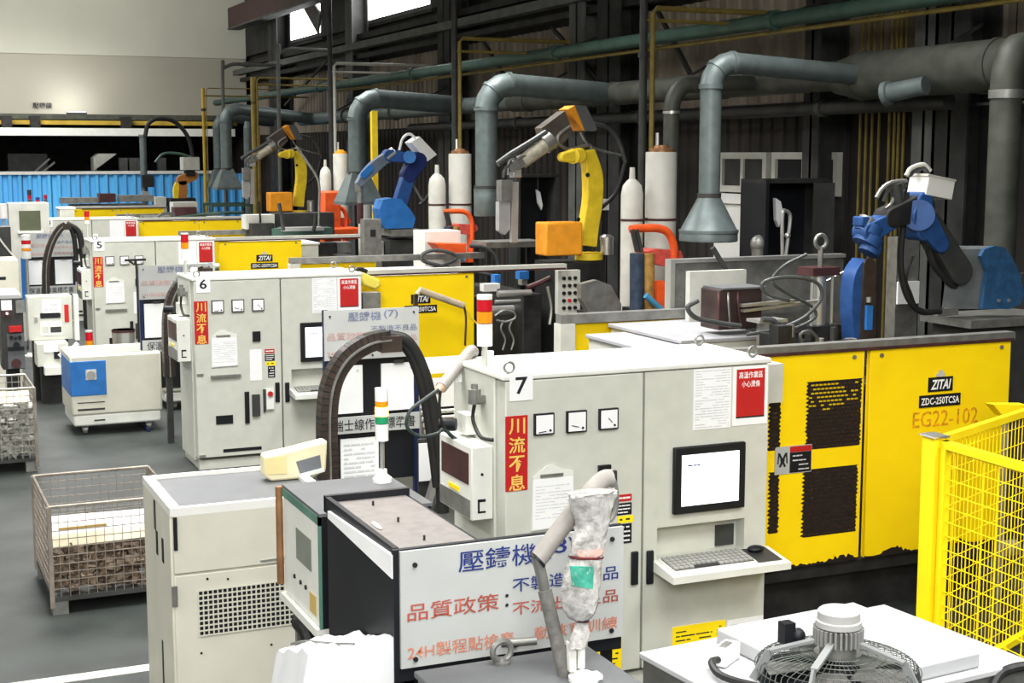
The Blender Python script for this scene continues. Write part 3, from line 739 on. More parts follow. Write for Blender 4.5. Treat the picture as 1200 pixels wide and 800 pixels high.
    MB().cyl((x0 - 0.05, y0 + 0.28, 1.64), (x0 - 0.05, y0 + 0.28, 1.72), 0.035, n=10).cyl((x0 - 0.05, y0 + 0.28, 1.72), (x0 - 0.05, y0 + 0.28, 1.75), 0.02, n=8).bx(x0 - 0.05, x0, y0 + 0.24, y0 + 0.32, 1.65, 1.69).build('regulator', STEELD, t)
    MB().tube([(x0 - 0.05, y0 + 0.28, 1.64), (x0 - 0.055, y0 + 0.29, 1.55), (x0 - 0.05, y0 + 0.2, 1.475), (x0 - 0.03, y0 + 0.12, 1.47), (x0 - 0.01, y0 + 0.11, 1.47)], 0.011, 8).build('cable', RUB, t)
    # lifting eyes
    for ex, ey in ((x0 + 0.05, y0 + 0.04), (x0 + CW - 0.09, y0 + 0.05), (x0 + CW - 0.1, y0 + CD - 0.1)):
        ring = [(ex + 0.028 * math.cos(i * math.pi / 5), ey, CH + 0.035 + 0.028 * math.sin(i * math.pi / 5)) for i in range(10)]
        MB().tube(ring, 0.008, 6, k=2, closed=True).build('lifting_eye', STEELD, t)
    MB().cyl((x0 + 0.12, y0 + 0.5, CH), (x0 + 0.12, y0 + 0.5, CH + 0.06), 0.034, n=16).build('top_cap', WHITE, t)
    if n == 7: B('side_panel', x0 + CW - 0.01, x0 + CW + 0.33, y0 + 0.36, y0 + 0.56, at(928, 470, Y=7.25).z, at(915, 426, Y=7.25).z, WHITED, t)
    return t
cabinet(7, 'grey control cabinet numbered 7 with a black framed screen and keyboard shelf')
cabinet(6, 'grey control cabinet numbered 6 behind the arched cable chain')
cabinet(5, 'grey control cabinet numbered 5 behind the white and blue unit')
cabinet(4, 'pale control cabinet farthest back in the row, mostly behind cabinet 5')

def signal(x, y, z, h, segs, r, label, pole_h, base=True, lit=None, zfoot=None):
    t = thing('signal_tower', label, 'signal light', (x, y, z), 'stack signal lights')
    MB().cyl((x, y, z), (x, y, z + pole_h), r * 0.36, n=10).build('pole', STEEL if base else WHITED, t)
    if base: MB().rev((x, y, z), (0, 0, 0.05), [(r * 1.5, 0), (r * 1.5, 0.3), (r * 0.8, 0.6), (r * 0.7, 1)], 16).build('foot', WHITE, t)
    zz = z + pole_h; tot = sum(s[1] for s in segs)
    for m, f in segs:
        dh = h * f / tot
        MB().cyl((x, y, zz), (x, y, zz + dh * 0.96), r, n=18).build('lens' if m not in (WHITE, PLAS) else 'housing', m, t)
        zz += dh
    return t
def sig_px(pxc, pyt, pyb, Y, segs, pw, label, zf, base=True):
    a = at(pxc, pyt, Y=Y); b = at(pxc, pyb, Y=Y); c = at(pxc + pw / 2, pyt, Y=Y)
    signal(b.x, Y, zf, a.z - b.z, segs, c.x - a.x, label, b.z - zf, base)
sig_px(568, 345, 405, 7.25, [(PLAS, 4), (ORL, 2), (REDL, 2), (PLAS, 0.8)], 17, 'stack light with red and orange lenses on top of cabinet 7', 1.83, False)
sig_px(217, 273, 305, 13.95, [(PLAS, 3), (ORL, 1.6), (REDL, 2), (PLAS, 0.3)], 9, 'smaller stack light at the left end of the cabinet behind the big arched chain', 1.83, False)
sig_px(102, 247, 262, 20.4, [(PLAS, 1.2), (ORL, 1.2), (REDL, 2)], 6, 'small red and orange stack light on top of cabinet 5', 1.83, False)

# ------------------------------------------------------------------ die casting machines
def vent(x0_, x1_, z0, z1, y, par, seed, jag=(1, 1)):
    """worn punched grille in a yellow door: dark field with rows of small raised lips"""
    R = random.Random(seed); rows = int((z1 - z0) / 0.026); poly = []
    L_, R_ = [], []
    for i in range(rows + 1):
        z = z0 + (z1 - z0) * i / rows
        L_ += [(x0_ + R.uniform(0.010, 0.024) * jag[0], z), (x0_ - R.uniform(-0.004, 0.008) * jag[0], z + 0.013)]
        R_ += [(x1_ - R.uniform(0.004, 0.014) * jag[1], z), (x1_ + R.uniform(-0.004, 0.006) * jag[1], z + 0.013)]
    P = L_ + R_[::-1]
    vp = MB(); n = len(L_)
    vs = [(a[0], y, a[1]) for a in L_] + [(a[0], y, a[1]) for a in R_]
    vp.add(vs, [(i, n + i, n + i + 1, i + 1) for i in range(n - 1)])
    vp.build('grille', VENT, par, smooth=False)
    b = MB(); yb2 = MB(); cols = max(1, int((x1_ - x0_) / 0.032))
    for r in range(rows):
        for c in range(cols):
            xx = x0_ + 0.018 + (x1_ - x0_ - 0.03) * (c + (0.5 if r % 2 else 0)) / cols; zz = z0 + (z1 - z0) * (r + 0.4) / rows
            if xx + 0.024 > x1_ - 0.012: continue
            fr = r / rows; ful = seed == 1 and ((fr > 0.62 and R.random() < (0.85 if c < cols * 0.6 else 0.3)) or (fr > 0.5 and R.random() < 0.15))
            (yb2 if ful else b).add([(xx, y - 0.001, zz), (xx + 0.024, y - 0.001, zz), (xx + 0.024, y - 0.007, zz + 0.010), (xx, y - 0.007, zz + 0.013)], [(0, 1, 2, 3)])
    b.build('grille_lips', RUSTY, par, smooth=False, kind='stuff')
    if yb2.v: yb2.build('painted_lips', YEL, par, smooth=False, kind='stuff')
def nameplates(x, zc, y, par, w=0.185, model='ZDC-250TCSA', logo='ZITAI'):
    zl = zc
    MB().bx(x - w * 0.62, x + w * 0.62, y - 0.008, y, zl + 0.06, zl + 0.155).build('logo_plate', BLACK, par, smooth=False)
    txt(logo, x - w * 0.52, x + w * 0.52, zl + 0.075, zl + 0.14, y - 0.0095, INKW, par, bold=0.03, shear=0.25)
    MB().bx(x - w * 0.22, x + w * 0.2, y - 0.008, y, zl + 0.158, zl + 0.18).bx(x - w * 0.1, x + w * 0.1, y - 0.008, y, zl + 0.18, zl + 0.2).build('logo_crest', WHITED, par, smooth=False)
    MB().bx(x - w * 1.05, x + w * 1.05, y - 0.008, y, zl - 0.04, zl + 0.04).build('model_plate', BLACK, par, smooth=False)
    txt(model, x - w * 0.98, x + w * 0.98, zl - 0.024, zl + 0.024, y - 0.0095, INKW, par, bold=0.02)
def machine(n, doors, xr, label, plate_px=None, back=True, ylid=True, bedx=None):
    """long horizontal machine: yellow guard doors in front, rear guard, bed, platens, tie bars, covers"""
    x0, y0 = STN[n]; yf = y0 + 0.60; yb = y0 + 2.92
    xl = x0 + 1.76
    t = thing('die_casting_machine', label, 'machine', ((xl + xr) / 2, (yf + yb) / 2, 0), 'die casting machines')
    B('bed', xl, xr - 0.1, yf + 0.12, yb - 0.1, 0, 0.30, DARK, t)
    B('bed_rail', xl, xr, yf + 0.03, yf + 0.12, 0.28, 0.36, DARK, t)
    B('front_beam', x0 + 1.72, xr + 0.01, yf - 0.02, yf + 0.07, 1.745, 1.80, WHITED if n != 7 else STEELD, t)
    B('beam_edge', x0 + 1.72, xr, yf - 0.024, yf - 0.02, 1.742, 1.76, MAROON, t)
    for (a, c) in doors:
        d = B('guard_door', a + 0.006, c - 0.006, yf, yf + 0.04, 0.375, 1.735, YEL, t, bevel=0.004)
        for e in (a + 0.09, c - 0.09):
            MB().cyl((e, yf - 0.012, 1.70), (e, yf, 1.70), 0.014, n=8).build('bolt', STEELD, d)
        if n == 7:   # worn scraped bottom edge
            R = random.Random(int(a * 10)); P = []
            k = 70
            up_ = [(a + 0.006 + (c - a - 0.012) * i / k, 0.375 + 0.006 + (0.035 * max(0, math.sin(i * 0.21 + a * 3)) + abs(R.gauss(0, 0.008))) * (1 if R.random() < .85 else 0.4)) for i in range(k + 1)]
            MB().add([(p[0], yf - 0.0015, 0.373) for p in up_] + [(p[0], yf - 0.0015, p[1]) for p in up_], [(i, i + 1, k + 2 + i, k + 1 + i) for i in range(k)]).build('worn_edge', VENT, d, smooth=False)
        if plate_px and a < plate_px[0] < c:
            nameplates(plate_px[0], plate_px[1], yf, d, plate_px[2])
        if n == 7 and a < 5.2:
            for (q0, q1, s) in (((945, 450), (1008, 521), 1), ((940, 553), (1003, 622), 2), ((900, 462), (914, 527), 3), ((900, 556), (912, 624), 4)):
                A_ = at(*q0, Y=yf); C_ = at(*q1, Y=yf)
                vent(max(A_.x, a + 0.02), C_.x, C_.z, A_.z, yf - 0.002, d, s)
            A_ = at(908, 524, Y=yf); C_ = at(950, 552, Y=yf); xm = A_.x + (C_.x - A_.x) * 0.40
            wl = MB().bx(A_.x, C_.x, yf - 0.006, yf, C_.z, A_.z).build('warning_label', SIGN, d, smooth=False)
            B('label_field', xm, C_.x - 0.004, yf - 0.008, yf, C_.z + 0.005, A_.z - 0.042, BLACK, d)
            B('label_head', xm, C_.x - 0.004, yf - 0.008, yf, A_.z - 0.04, A_.z - 0.004, RED, d)
            b = MB(); cx = (A_.x + xm) / 2; cz = (A_.z + C_.z) / 2
            for s in (-1, 1):
                b.bar((cx - 0.025 * s, yf - 0.007, cz + 0.045), (cx + 0.02 * s, yf - 0.007, cz - 0.04), 0.003, 0.014, side=(1, 0, 0))
                b.bar((cx + 0.028 * s, yf - 0.007, cz + 0.05), (cx + 0.034 * s, yf - 0.007, cz - 0.02), 0.003, 0.009, side=(1, 0, 0))
            b.cyl((cx, yf - 0.009, cz + 0.002), (cx, yf - 0.006, cz + 0.002), 0.016, n=10)
            b.build('pictogram', INKK, d, smooth=False)
            lines(xm + 0.02, C_.x - 0.02, C_.z + 0.01, A_.z - 0.05, 4, yf - 0.009, INKG, d, 4, th=0.14)
        if n == 7 and a > 5.2:
            A_ = at(1069, 503, Y=yf); C_ = at(1146, 478, Y=yf); A2 = at(1069, 482, Y=yf)
            txt('EG22-102', A_.x, C_.x, A_.z + 0.006, A2.z - 0.006, yf - 0.002, mat('worn stencil', (0.72, 0.30, 0.01), 0.5, var=0.4, scale=30, spots=0.4, spotcol=(0.95, 0.64, 0.0), sscale=40), d, bold=0.006)
    # rear guard with its own beam and end post
    B('rear_guard', xl + 0.05, xl + 1.0, yb, yb + 0.04, 0.4, 1.70, YEL, t)
    B('rear_beam', xl - 0.05, xr, yb - 0.05, yb + 0.05, 1.71, 1.78, STEELD, t)
    B('rear_post', xl - 0.06, xl + 0.06, yb - 0.06, yb + 0.06, 0, 1.71, WHITED, t)
    if n != 7: B('end_plate', xl - 0.03, xl, yf + 0.06, yb - 0.06, 0.2, 1.4, PAINT, t)
    # bed contents
    for xx, wd in ((xl + 0.55, 0.22), (xl + 1.3, 0.24), (xr - 0.35, 0.24)):
        B('platen', xx, xx + wd, yf + 0.35, yb - 0.4, 0.30, 1.45, DARK, t, bevel=0.02)
    for yy in (yf + 0.6, yb - 0.65):
        for zz in (0.6, 1.25):
            MB().cyl((xl + 0.3, yy, zz), (xr - 0.05, yy, zz), 0.06, n=14).build('tie_bar', STEEL, t)
    MB().cyl((xl + 0.0, (yf + yb) / 2, 0.95), (xl + 0.6, (yf + yb) / 2, 0.95), 0.22, n=20).build('clamping_cylinder', STEELD, t)
    return t, xl, yf, yb
px6 = lambda px, y: at(px, 350, Y=y).x
y6, y5, y4 = STN[6][1] + 0.6, STN[5][1] + 0.6, STN[4][1] + 0.6
q = at(1101, 467, Y=7.486)
m7, xl7, yf7, yb7 = machine(7, [(4.55, 5.735), (5.768, 6.93)], 6.93, 'nearest die casting machine with worn yellow guard doors beside cabinet 7', (q.x, q.z - 0.01, 0.16))
q = at(493, 362, Y=y6)
m6, xl6, yf6, yb6 = machine(6, [(px6(404, y6), px6(556, y6))], px6(662, y6), 'second die casting machine with one yellow door beside cabinet 6', (q.x, q.z, 0.17))
q = at(310, 311, Y=y5)
m5, xl5, yf5, yb5 = machine(5, [(px6(258, y5), px6(355, y5))], px6(440, y5), 'third die casting machine with one yellow door beside cabinet 5', (q.x, q.z, 0.19))
m4, xl4, yf4, yb4 = machine(4, [(px6(165, y4), px6(236, y4)), (px6(236, y4), px6(286, y4))], px6(288, y4), 'fourth die casting machine with two plain yellow doors behind cabinet 4', None)
STN[3] = (2.55, 33.4)
y3 = 34.0
m3, xl3, yf3, yb3 = machine(3, [(px6(88, y3), px6(140, y3)), (px6(140, y3), px6(195, y3))], px6(197, y3), 'farthest die casting machine with yellow doors before the blue fence', None)

# covers, hoses and gear seen over the guards (parts of each machine)
def cover(par, x0_, x1_, ya, yb_, z, dz_, m=WHITED):
    B('cover_lid', x0_, x1_, ya, yb_, z - 0.03, z, m, par, bevel=0.006)
    B('cover_side', x0_ + 0.02, x1_ - 0.02, ya + 0.02, yb_ - 0.02, z - dz_, z - 0.03, WHITED, par)
cover(m7, 5.06, 5.79, 8.65, 9.75, 1.70, 0.7, mat('lid grey', (0.34, 0.34, 0.36), 0.45, var=0.1))
cover(m7, 4.72, 5.05, 8.5, 9.45, 1.67, 0.6, mat('lid grey', (0.34, 0.34, 0.36)))
# machine 7 upper gear
pn0, pn1 = at(785, 308, Y=9.95), at(985, 370, Y=9.95)
bp = B('back_panel', pn0.x, pn1.x, 9.93, 9.97, 1.5, pn0.z, STEELD, m7)
MB().bx(pn0.x - 0.02, pn1.x, 9.90, 9.99, pn0.z, pn0.z + 0.03).bx(pn0.x - 0.02, pn0.x + 0.02, 9.90, 9.99, 1.5, pn0.z).build('panel_frame', STEEL, m7, smooth=False)
a = at(807, 318, Y=9.6); c = at(872, 368, Y=9.6)
B('grey_panel', a.x, c.x, 9.58, 9.64, 1.6, a.z, WHITED, m7)
a = at(834, 340, Y=8.75); c = at(893, 368, Y=8.75)
mb_ = B('motor_block', a.x + 0.06, c.x, 8.75, 9.0, c.z - 0.1, a.z, mat('block maroon', (0.04, 0.024, 0.022), 0.5, var=0.4), m7, bevel=0.01)
MB().bx(a.x + 0.08, c.x + 0.02, 8.73, 9.0, a.z, a.z + 0.012).build('lid', GREYB, mb_, smooth=False)
for i in range(3): MB().tube([(a.x + 0.05 + i * 0.08, 8.74, a.z - 0.02), (a.x + 0.03 + i * 0.08, 8.70, a.z - 0.1), (a.x + 0.05 + i * 0.09, 8.72, c.z - 0.08)], 0.008, 6).build('lead', STEELD if i == 1 else MAROON, mb_)
a = at(885, 374, Y=8.4); c = at(912, 394, Y=8.4)
vb = MB().cyl(((a.x + c.x) / 2, 8.4, 1.5), ((a.x + c.x) / 2, 8.4, a.z - 0.02), 0.07, n=14).build('valve_body', STEELD, m7)
MB().bx(a.x - 0.02, c.x + 0.02, 8.32, 8.48, a.z - 0.02, a.z).build('valve_cap', STEEL, vb, smooth=False)
a = at(958, 372, Y=9.0); c = at(958, 322, Y=9.0)
hc = MB().cyl((a.x, 9.0, a.z - 0.1), (a.x, 9.0, c.z), 0.06, n=16).build('core_cylinder', STEEL, m7)
MB().bx(a.x - 0.12, a.x + 0.12, 8.9, 9.1, c.z, c.z + 0.06).build('cylinder_head', MAROON, hc, smooth=False)
MB().bx(a.x - 0.13, a.x + 0.13, 8.88, 9.12, a.z - 0.12, a.z - 0.05).build('cylinder_foot', DARK, hc, smooth=False)
for s in (-1, 1): MB().cyl((a.x + 0.09 * s, 8.95, a.z - 0.08), (a.x + 0.09 * s, 8.95, c.z), 0.012, n=8).build('tie_rod', STEEL, hc)
ce = at(962, 283, Y=9.0)
ring = [(ce.x + 0.05 * math.cos(i * math.pi / 5), 9.0, ce.z + 0.05 * math.sin(i * math.pi / 5)) for i in range(10)]
MB().tube(ring, 0.016, 6, k=2, closed=True).cyl((ce.x, 9.0, c.z + 0.06), (ce.x, 9.0, ce.z - 0.04), 0.02, n=8).build('eye_bolt', STEELD, hc)
def hpx(par, pts, Y, r, m=HOSE, name='hose', dy=None):
    P = [at(px, py, Y=Y + (dy[i] if dy else 0)) for i, (px, py) in enumerate(pts)]
    return MB().tube(P, r, 8).build(name, m, par)
hpx(m7, [(945, 298), (918, 312), (905, 330), (925, 345), (950, 358), (955, 372), (930, 385), (905, 388)], 8.6, 0.012)
hpx(m7, [(875, 392), (912, 385), (942, 372), (962, 350), (958, 332), (935, 325), (908, 326), (893, 333), (900, 346), (925, 352)], 8.3, 0.013)
hpx(m7, [(818, 352), (806, 360), (815, 372), (840, 378), (868, 382)], 8.6, 0.018)
hpx(m7, [(893, 374), (907, 376), (911, 388), (910, 405)], 8.0, 0.019)
hpx(m7, [(940, 402), (938, 392), (948, 388), (957, 395), (958, 402)], 7.9, 0.012)
hpx(m7, [(968, 330), (990, 318)], 9.1, 0.01, STEEL, 'thin_pipe')
for i, (p0, p1) in enumerate((((868, 358), (930, 352)), ((870, 364), (962, 352)))):
    A_ = at(*p0, Y=8.7); C_ = at(*p1, Y=8.7)
    MB().bar(A_, C_, 0.05, 0.02).build('support_bar', STEEL, m7, smooth=False)
Rg = random.Random(11)
for i in range(26):
    px = Rg.uniform(895, 1000); py = Rg.uniform(374, 402); Y = Rg.uniform(7.9, 9.2)
    p = at(px, py, Y=Y); s = Rg.uniform(0.03, 0.08)
    if i % 3: MB().cyl((p.x, Y, 1.3), (p.x, Y, p.z), s * 0.6, n=10).build('fitting', [STEELD, DARK, STEELD, DARKG][i % 4], m7)
    else: MB().box((p.x, Y, (p.z + 1.3) / 2), (s * 2, s * 2, p.z - 1.3)).build('manifold', [DARK, STEELD][i % 2], m7, smooth=False)
for i, (a_, c_) in enumerate((((835, 290), (852, 318)),)):
    A_ = at(*a_, Y=9.7); C_ = at(*c_, Y=9.7)
    MB().cyl(A_, C_, 0.022, n=8).build('lever', DARKG, m7)

# machine 6 gear: shining bars, hanging pedestal, hoses
a = at(583, 340, Y=14.3); c = at(622, 347, Y=14.3)
MB().cyl((a.x, 14.3, (a.z + c.z) / 2), (c.x, 14.3, (a.z + c.z) / 2), 0.035, n=12).build('shining_rod', STEEL, m6)
MB().cyl((a.x - 0.05, 14.25, a.z - 0.12), (c.x - 0.15, 14.25, a.z - 0.12), 0.022, n=10).build('shining_rod', STEEL, m6)
for (p0, p1, Y, m, nm) in (((567, 333), (586, 341), 15.2, WHITE, 'valve_block'), ((609, 318), (620, 327), 15.2, BLUEP, 'blue_cap'), ((580, 322), (587, 332), 15.3, BLUEP, 'blue_cap'), ((612, 327), (618, 334), 15.25, STEEL, 'neck')):
    A_ = at(*p0, Y=Y); C_ = at(*p1, Y=Y); B(nm, A_.x, C_.x, Y, Y + 0.12, C_.z, A_.z, m, m6)
hpx(m6, [(580, 370), (590, 364), (602, 366), (603, 373), (592, 377), (582, 375)], 14.3, 0.012, STEELD)
for px in (590, 600): hpx(m6, [(px, 375), (px - 3, 385), (px + 2, 398), (px - 1, 410)], 14.3, 0.011, STEELD)
hpx(m6, [(642, 336), (646, 360), (644, 380)], 14.5, 0.02, STEEL)
hpx(m6, [(618, 337), (635, 330), (655, 320)], 14.8, 0.03, MAROON, 'swing_arm')
def pendant(px0, px1, py0, py1, Y, label, z_foot=0.0):
    a = at(px0, py0, Y=Y); c = at(px1, py1, Y=Y)
    t = thing('button_panel', label, 'control panel', ((a.x + c.x) / 2, Y, 0), 'button panels')
    B('panel', a.x, c.x, Y, Y + 0.08, c.z, a.z, WHITED, t, bevel=0.005)
    B('post', (a.x + c.x) / 2 - 0.04, (a.x + c.x) / 2 + 0.04, Y + 0.08, Y + 0.14, 0, a.z - 0.1, DARKG, t)
    w_ = c.x - a.x; h_ = a.z - c.z
    for r in range(5):
        for k in range(3):
            x = a.x + w_ * (0.25 + 0.25 * k); z = a.z - h_ * (0.18 + 0.17 * r)
            if h_ < 0.35 and r > 2: continue
            if h_ < 0.35: z = a.z - h_ * (0.2 + 0.3 * r)
            MB().cyl((x, Y - 0.02, z), (x, Y, z), w_ * 0.075, n=10).build('button', REDL if (r == 3 and k == 1) else BLACK, t)
pendant(654, 680, 317, 367, 14.25, 'grey panel of dark round buttons at the right end of the second machine')
pendant(430, 450, 283, 301, 20.75, 'small grey button panel at the right end of the third machine')

# machine 5/6 tops: covers, white box with orange lid, hose coils
cover(m6, xl6 + 0.1, xl6 + 1.5, yf6 + 0.5, yb6 - 0.3, 1.66, 0.7, WHITE)
cover(m5, xl5 + 0.6, xl5 + 1.7, yf5 + 0.5, yb5 - 0.4, 1.66, 0.7, WHITE)
cover(m4, xl4 + 0.1, xl4 + 1.3, yf4 + 0.6, yb4 - 0.4, 1.66, 0.7, PAINTL)
cover(m3, xl3 - 0.3, xl3 + 2.0, yf3 + 0.6, yb3 - 0.4, 1.75, 0.7, STEELD)
a = at(497, 271, Y=16.9); c = at(540, 296, Y=16.9)
t = thing('white_box', 'white sheet metal box with an orange lid beside it, behind the hose coil', 'box', ((a.x + c.x) / 2, 17, 0))
B('box', a.x, c.x, 16.9, 17.3, 1.3, a.z, WHITE, t, bevel=0.006)
B('stand', a.x + 0.06, c.x - 0.06, 16.95, 17.25, 0, 1.3, DARKG, t)
a2 = at(510, 285, Y=16.6); c2 = at(547, 297, Y=16.6)
MB().prism([(a2.x, 16.6, a2.z), (c2.x, 16.6, a2.z - 0.02), (c2.x - 0.02, 16.6, c2.z), (a2.x + 0.12, 16.6, c2.z)], (0, 0.3, 0)).build('orange_tray', ORR, t, smooth=False)
t = thing('hose_coil', 'loose dark hose looped on the guard beam of the second machine', 'hose', at(530, 303, Y=16.2))
hpx(t, [(575, 322), (520, 312), (497, 306), (495, 298), (510, 293), (530, 297), (533, 304), (515, 312), (502, 316)], 16.2, 0.022, HOSE, 'hose')
hpx(t, [(550, 288), (568, 290), (580, 300), (585, 315)], 16.2, 0.022, HOSE, 'hose')
hpx(m5, [(302, 283), (305, 260), (303, 236)], 22.6, 0.016, BLACK, 'rod')
A5 = 22.8
for (p0, p1, Y, m, nm) in (((322, 250), (392, 275), 22.9, DARKG, 'grey_block'), ((288, 252), (322, 268), 22.6, WHITED, 'white_block'), ((295, 262), (322, 276), 22.4, DARK, 'dark_block'), ((320, 268), (390, 278), 22.3, mat('dark green paint', (0.05, 0.10, 0.08), 0.5), 'green_frame'), ((331, 267), (380, 270), 22.2, STEEL, 'bright_bar'), ((360, 285), (395, 298), 21.6, DARK, 'dark_valve'), ((395, 284), (412, 296), 21.7, STEELD, 'fitting')):
    A_ = at(*p0, Y=Y); C_ = at(*p1, Y=Y); B(nm, A_.x, C_.x, Y, Y + 0.3, C_.z, A_.z, m, m5)
hpx(m5, [(332, 270), (330, 255), (327, 238)], 22.2, 0.03, DARKG, 'lever')
hpx(m5, [(367, 272), (369, 262), (370, 250)], 22.2, 0.03, DARK, 'lever')
hpx(m5, [(373, 280), (374, 240), (373, 212), (360, 190), (347, 172)], 22.6, 0.02, STEELD, 'riser_hose')
for (p0, p1, Y, m, nm) in (((168, 253), (200, 258), 29.0, STEELD, 'bright_plate'), ((203, 237), (232, 255), 29.6, WHITED, 'white_block'), ((205, 243), (231, 256), 29.3, MAROON, 'motor_block'), ((246, 254), (264, 262), 29.0, WHITE, 'white_cap')):
    A_ = at(*p0, Y=Y); C_ = at(*p1, Y=Y); B(nm, A_.x, C_.x, Y, Y + 0.4, max(0.8, C_.z), A_.z, m, m4)
hpx(m4, [(182, 258), (188, 252), (196, 250), (205, 251)], 28.6, 0.03, HOSE)
hpx(m4, [(200, 256), (250, 250), (285, 249)], 29.3, 0.03, GREEN, 'thin_pipe')
for (p0, p1, Y, m, nm) in (((117, 227), (136, 237), 35.5, MAROON, 'motor_block'), ((140, 229), (180, 236), 35.5, STEELD, 'grey_block'), ((182, 231), (195, 240), 35.3, WHITED, 'white_block'), ((72, 232), (118, 238), 35.8, STEELD, 'sloped_cover')):
    A_ = at(*p0, Y=Y); C_ = at(*p1, Y=Y); B(nm, A_.x, C_.x, Y, Y + 0.5, max(0.8, C_.z), A_.z, m, m3)
# furnaces under the far hoods
def furnace(x, y_, label, frame=True):
    t = thing('holding_furnace', label, 'furnace', (x, y_, 0), 'holding furnaces')
    MB().cyl((x, y_, 0), (x, y_, 1.25), 0.55, n=24).build('shell', DARKG, t)
    MB().cyl((x, y_, 1.25), (x, y_, 1.33), 0.60, 0.5, n=24).build('rim', STEELD, t)
    for s in (-1, 1) if frame else ():
        MB().bar((x + s * 0.42, y_ - 0.42, 0), (x + s * 0.42, y_ - 0.42, 1.9), 0.05).bar((x + s * 0.42, y_ + 0.42, 0), (x + s * 0.42, y_ + 0.42, 1.9), 0.05).build('frame_post', mat('dark green paint', (0.05, 0.10, 0.08)), t, smooth=False)
    if not frame: return
    MB().bar((x - 0.45, y_ - 0.42, 1.9), (x + 0.45, y_ - 0.42, 1.9), 0.06).build('frame_rail', mat('dark green paint', (0.05, 0.10, 0.08)), t, smooth=False)
    MB().bar((x - 0.45, y_ + 0.42, 1.9), (x + 0.45, y_ + 0.42, 1.9), 0.06).build('frame_rail', mat('dark green paint', (0.05, 0.10, 0.08)), t, smooth=False)
furnace(6.92, 31.0, 'dark round furnace in a green frame under the right far hood')
furnace(7.02, 11.53, 'dark round furnace under the nearest conical hood', False)

# ------------------------------------------------------------------ robots
def PX(Y):
    return lambda px, py, d=0.0: at(px, py, Y=Y + d)
def robot_tool_hoses(t, f, sets):
    for pts, r, m in sets:
        MB().tube([f(*p) for p in pts], r, 8).build('hose', m, t)
# nearest blue robot (behind machine 7)
f = PX(8.9)
bs = f(1158, 372)
t = thing('robot_arm', 'nearest blue robot arm with a white box on its elbow, behind the right yellow door', 'robot', (bs.x, 8.95, 0), 'casting robots')
MB().bx(bs.x - 0.42, bs.x + 0.35, 8.6, 9.05, 0, 1.68).build('pedestal', DARKG, t, smooth=False)
MB().bx(bs.x - 0.52, bs.x + 0.42, 8.5, 9.08, 1.68, 1.74).build('mount_plate', STEELD, t, smooth=False)
sil = [(1151, 362), (1157, 318), (1150, 300), (1154, 292), (1166, 288), (1178, 290), (1187, 303), (1196, 322), (1200, 345), (1196, 357), (1182, 362)]
P_ = [at(px, py, Y=8.6) for px, py in sil]
MB().prism(P_, (0, 0.04, 0)).build('base_cover', mat('slate blue', (0.025, 0.085, 0.19), 0.5, var=0.25, scale=14), t, smooth=False)
cyc = at(1150, 326, Y=8.6)
MB().prism([at(px, py, Y=8.64) for px, py in sil], (-0.27, 0.14, 0.0)).build('base_housing', mat('slate housing', (0.10, 0.11, 0.115), 0.4, var=0.3), t)
for px in (1170, 1182): 
    q = at(px, 352, Y=8.6); MB().cyl((q.x, 8.59, q.z), (q.x, 8.6, q.z), 0.014, n=8).build('bolt', STEEL, t)
f = PX(8.75)
MB().caps(f(1120, 318), f(1086, 262), 0.10, 0.085, 0.16).build('lower_arm', DARKG, t, bevel=0.01)
MB().caps(f(1102, 286, -0.08), f(1080, 254, -0.08), 0.065, 0.10, 0.06).build('arm_casting', BLUE, t, bevel=0.01)
MB().cyl(f(1077, 252, -0.12), f(1077, 252, 0.1), 0.115, n=22).build('elbow_joint', BLUE, t)
MB().caps(f(1075, 236), f(1075, 270), 0.075, 0.075, 0.2).build('elbow_housing', BLUE, t, bevel=0.015)
Rm = Matrix.Rotation(math.radians(10), 3, 'Y')
MB().box(f(1091, 219), (0.25, 0.22, 0.15), Rm).build('white_box', WHITE, t, bevel=0.006)
MB().box(f(1092, 208), (0.262, 0.235, 0.016), Rm).build('box_lid', WHITED, t)
MB().caps(f(1075, 242), f(1040, 255), 0.10, 0.075, 0.17).build('forearm', DARK, t, bevel=0.01)
MB().caps(f(1044, 256), f(1015, 272), 0.06, 0.075, 0.16).build('wrist_link', BLUE, t, bevel=0.01)
for (px, py, r, m) in ((1015, 262, 0.07, STEELD), (1018, 270, 0.10, BLUE), (1017, 282, 0.105, BLUE), (1020, 292, 0.08, BLUE)):
    c = f(px, py); MB().cyl(c + V(-0.02, 0, -0.03), c + V(0.02, 0, 0.035), r, n=18).build('wrist_joint', m, t)
MB().box(f(1011, 259), (0.10, 0.12, 0.07)).build('wrist_motor', BLUE, t, bevel=0.01)
MB().ribbon([f(1012, 306), f(1004, 325), f(1000, 360), f(1002, 398)], [0.10, 0.15, 0.13, 0.11], 0.15).build('tool_arm', BLUE, t)
MB().caps(f(1018, 310, -0.08), f(1016, 400, -0.08), 0.05, 0.065, 0.03).build('tool_plate', CHAINM, t)
MB().box(f(1018, 372, -0.11), (0.05, 0.03, 0.18)).build('air_cylinder', BLUEP, t)
MB().cyl(f(1018, 354, -0.11), f(1018, 348, -0.11), 0.02, n=10).build('cylinder_cap', STEEL, t)
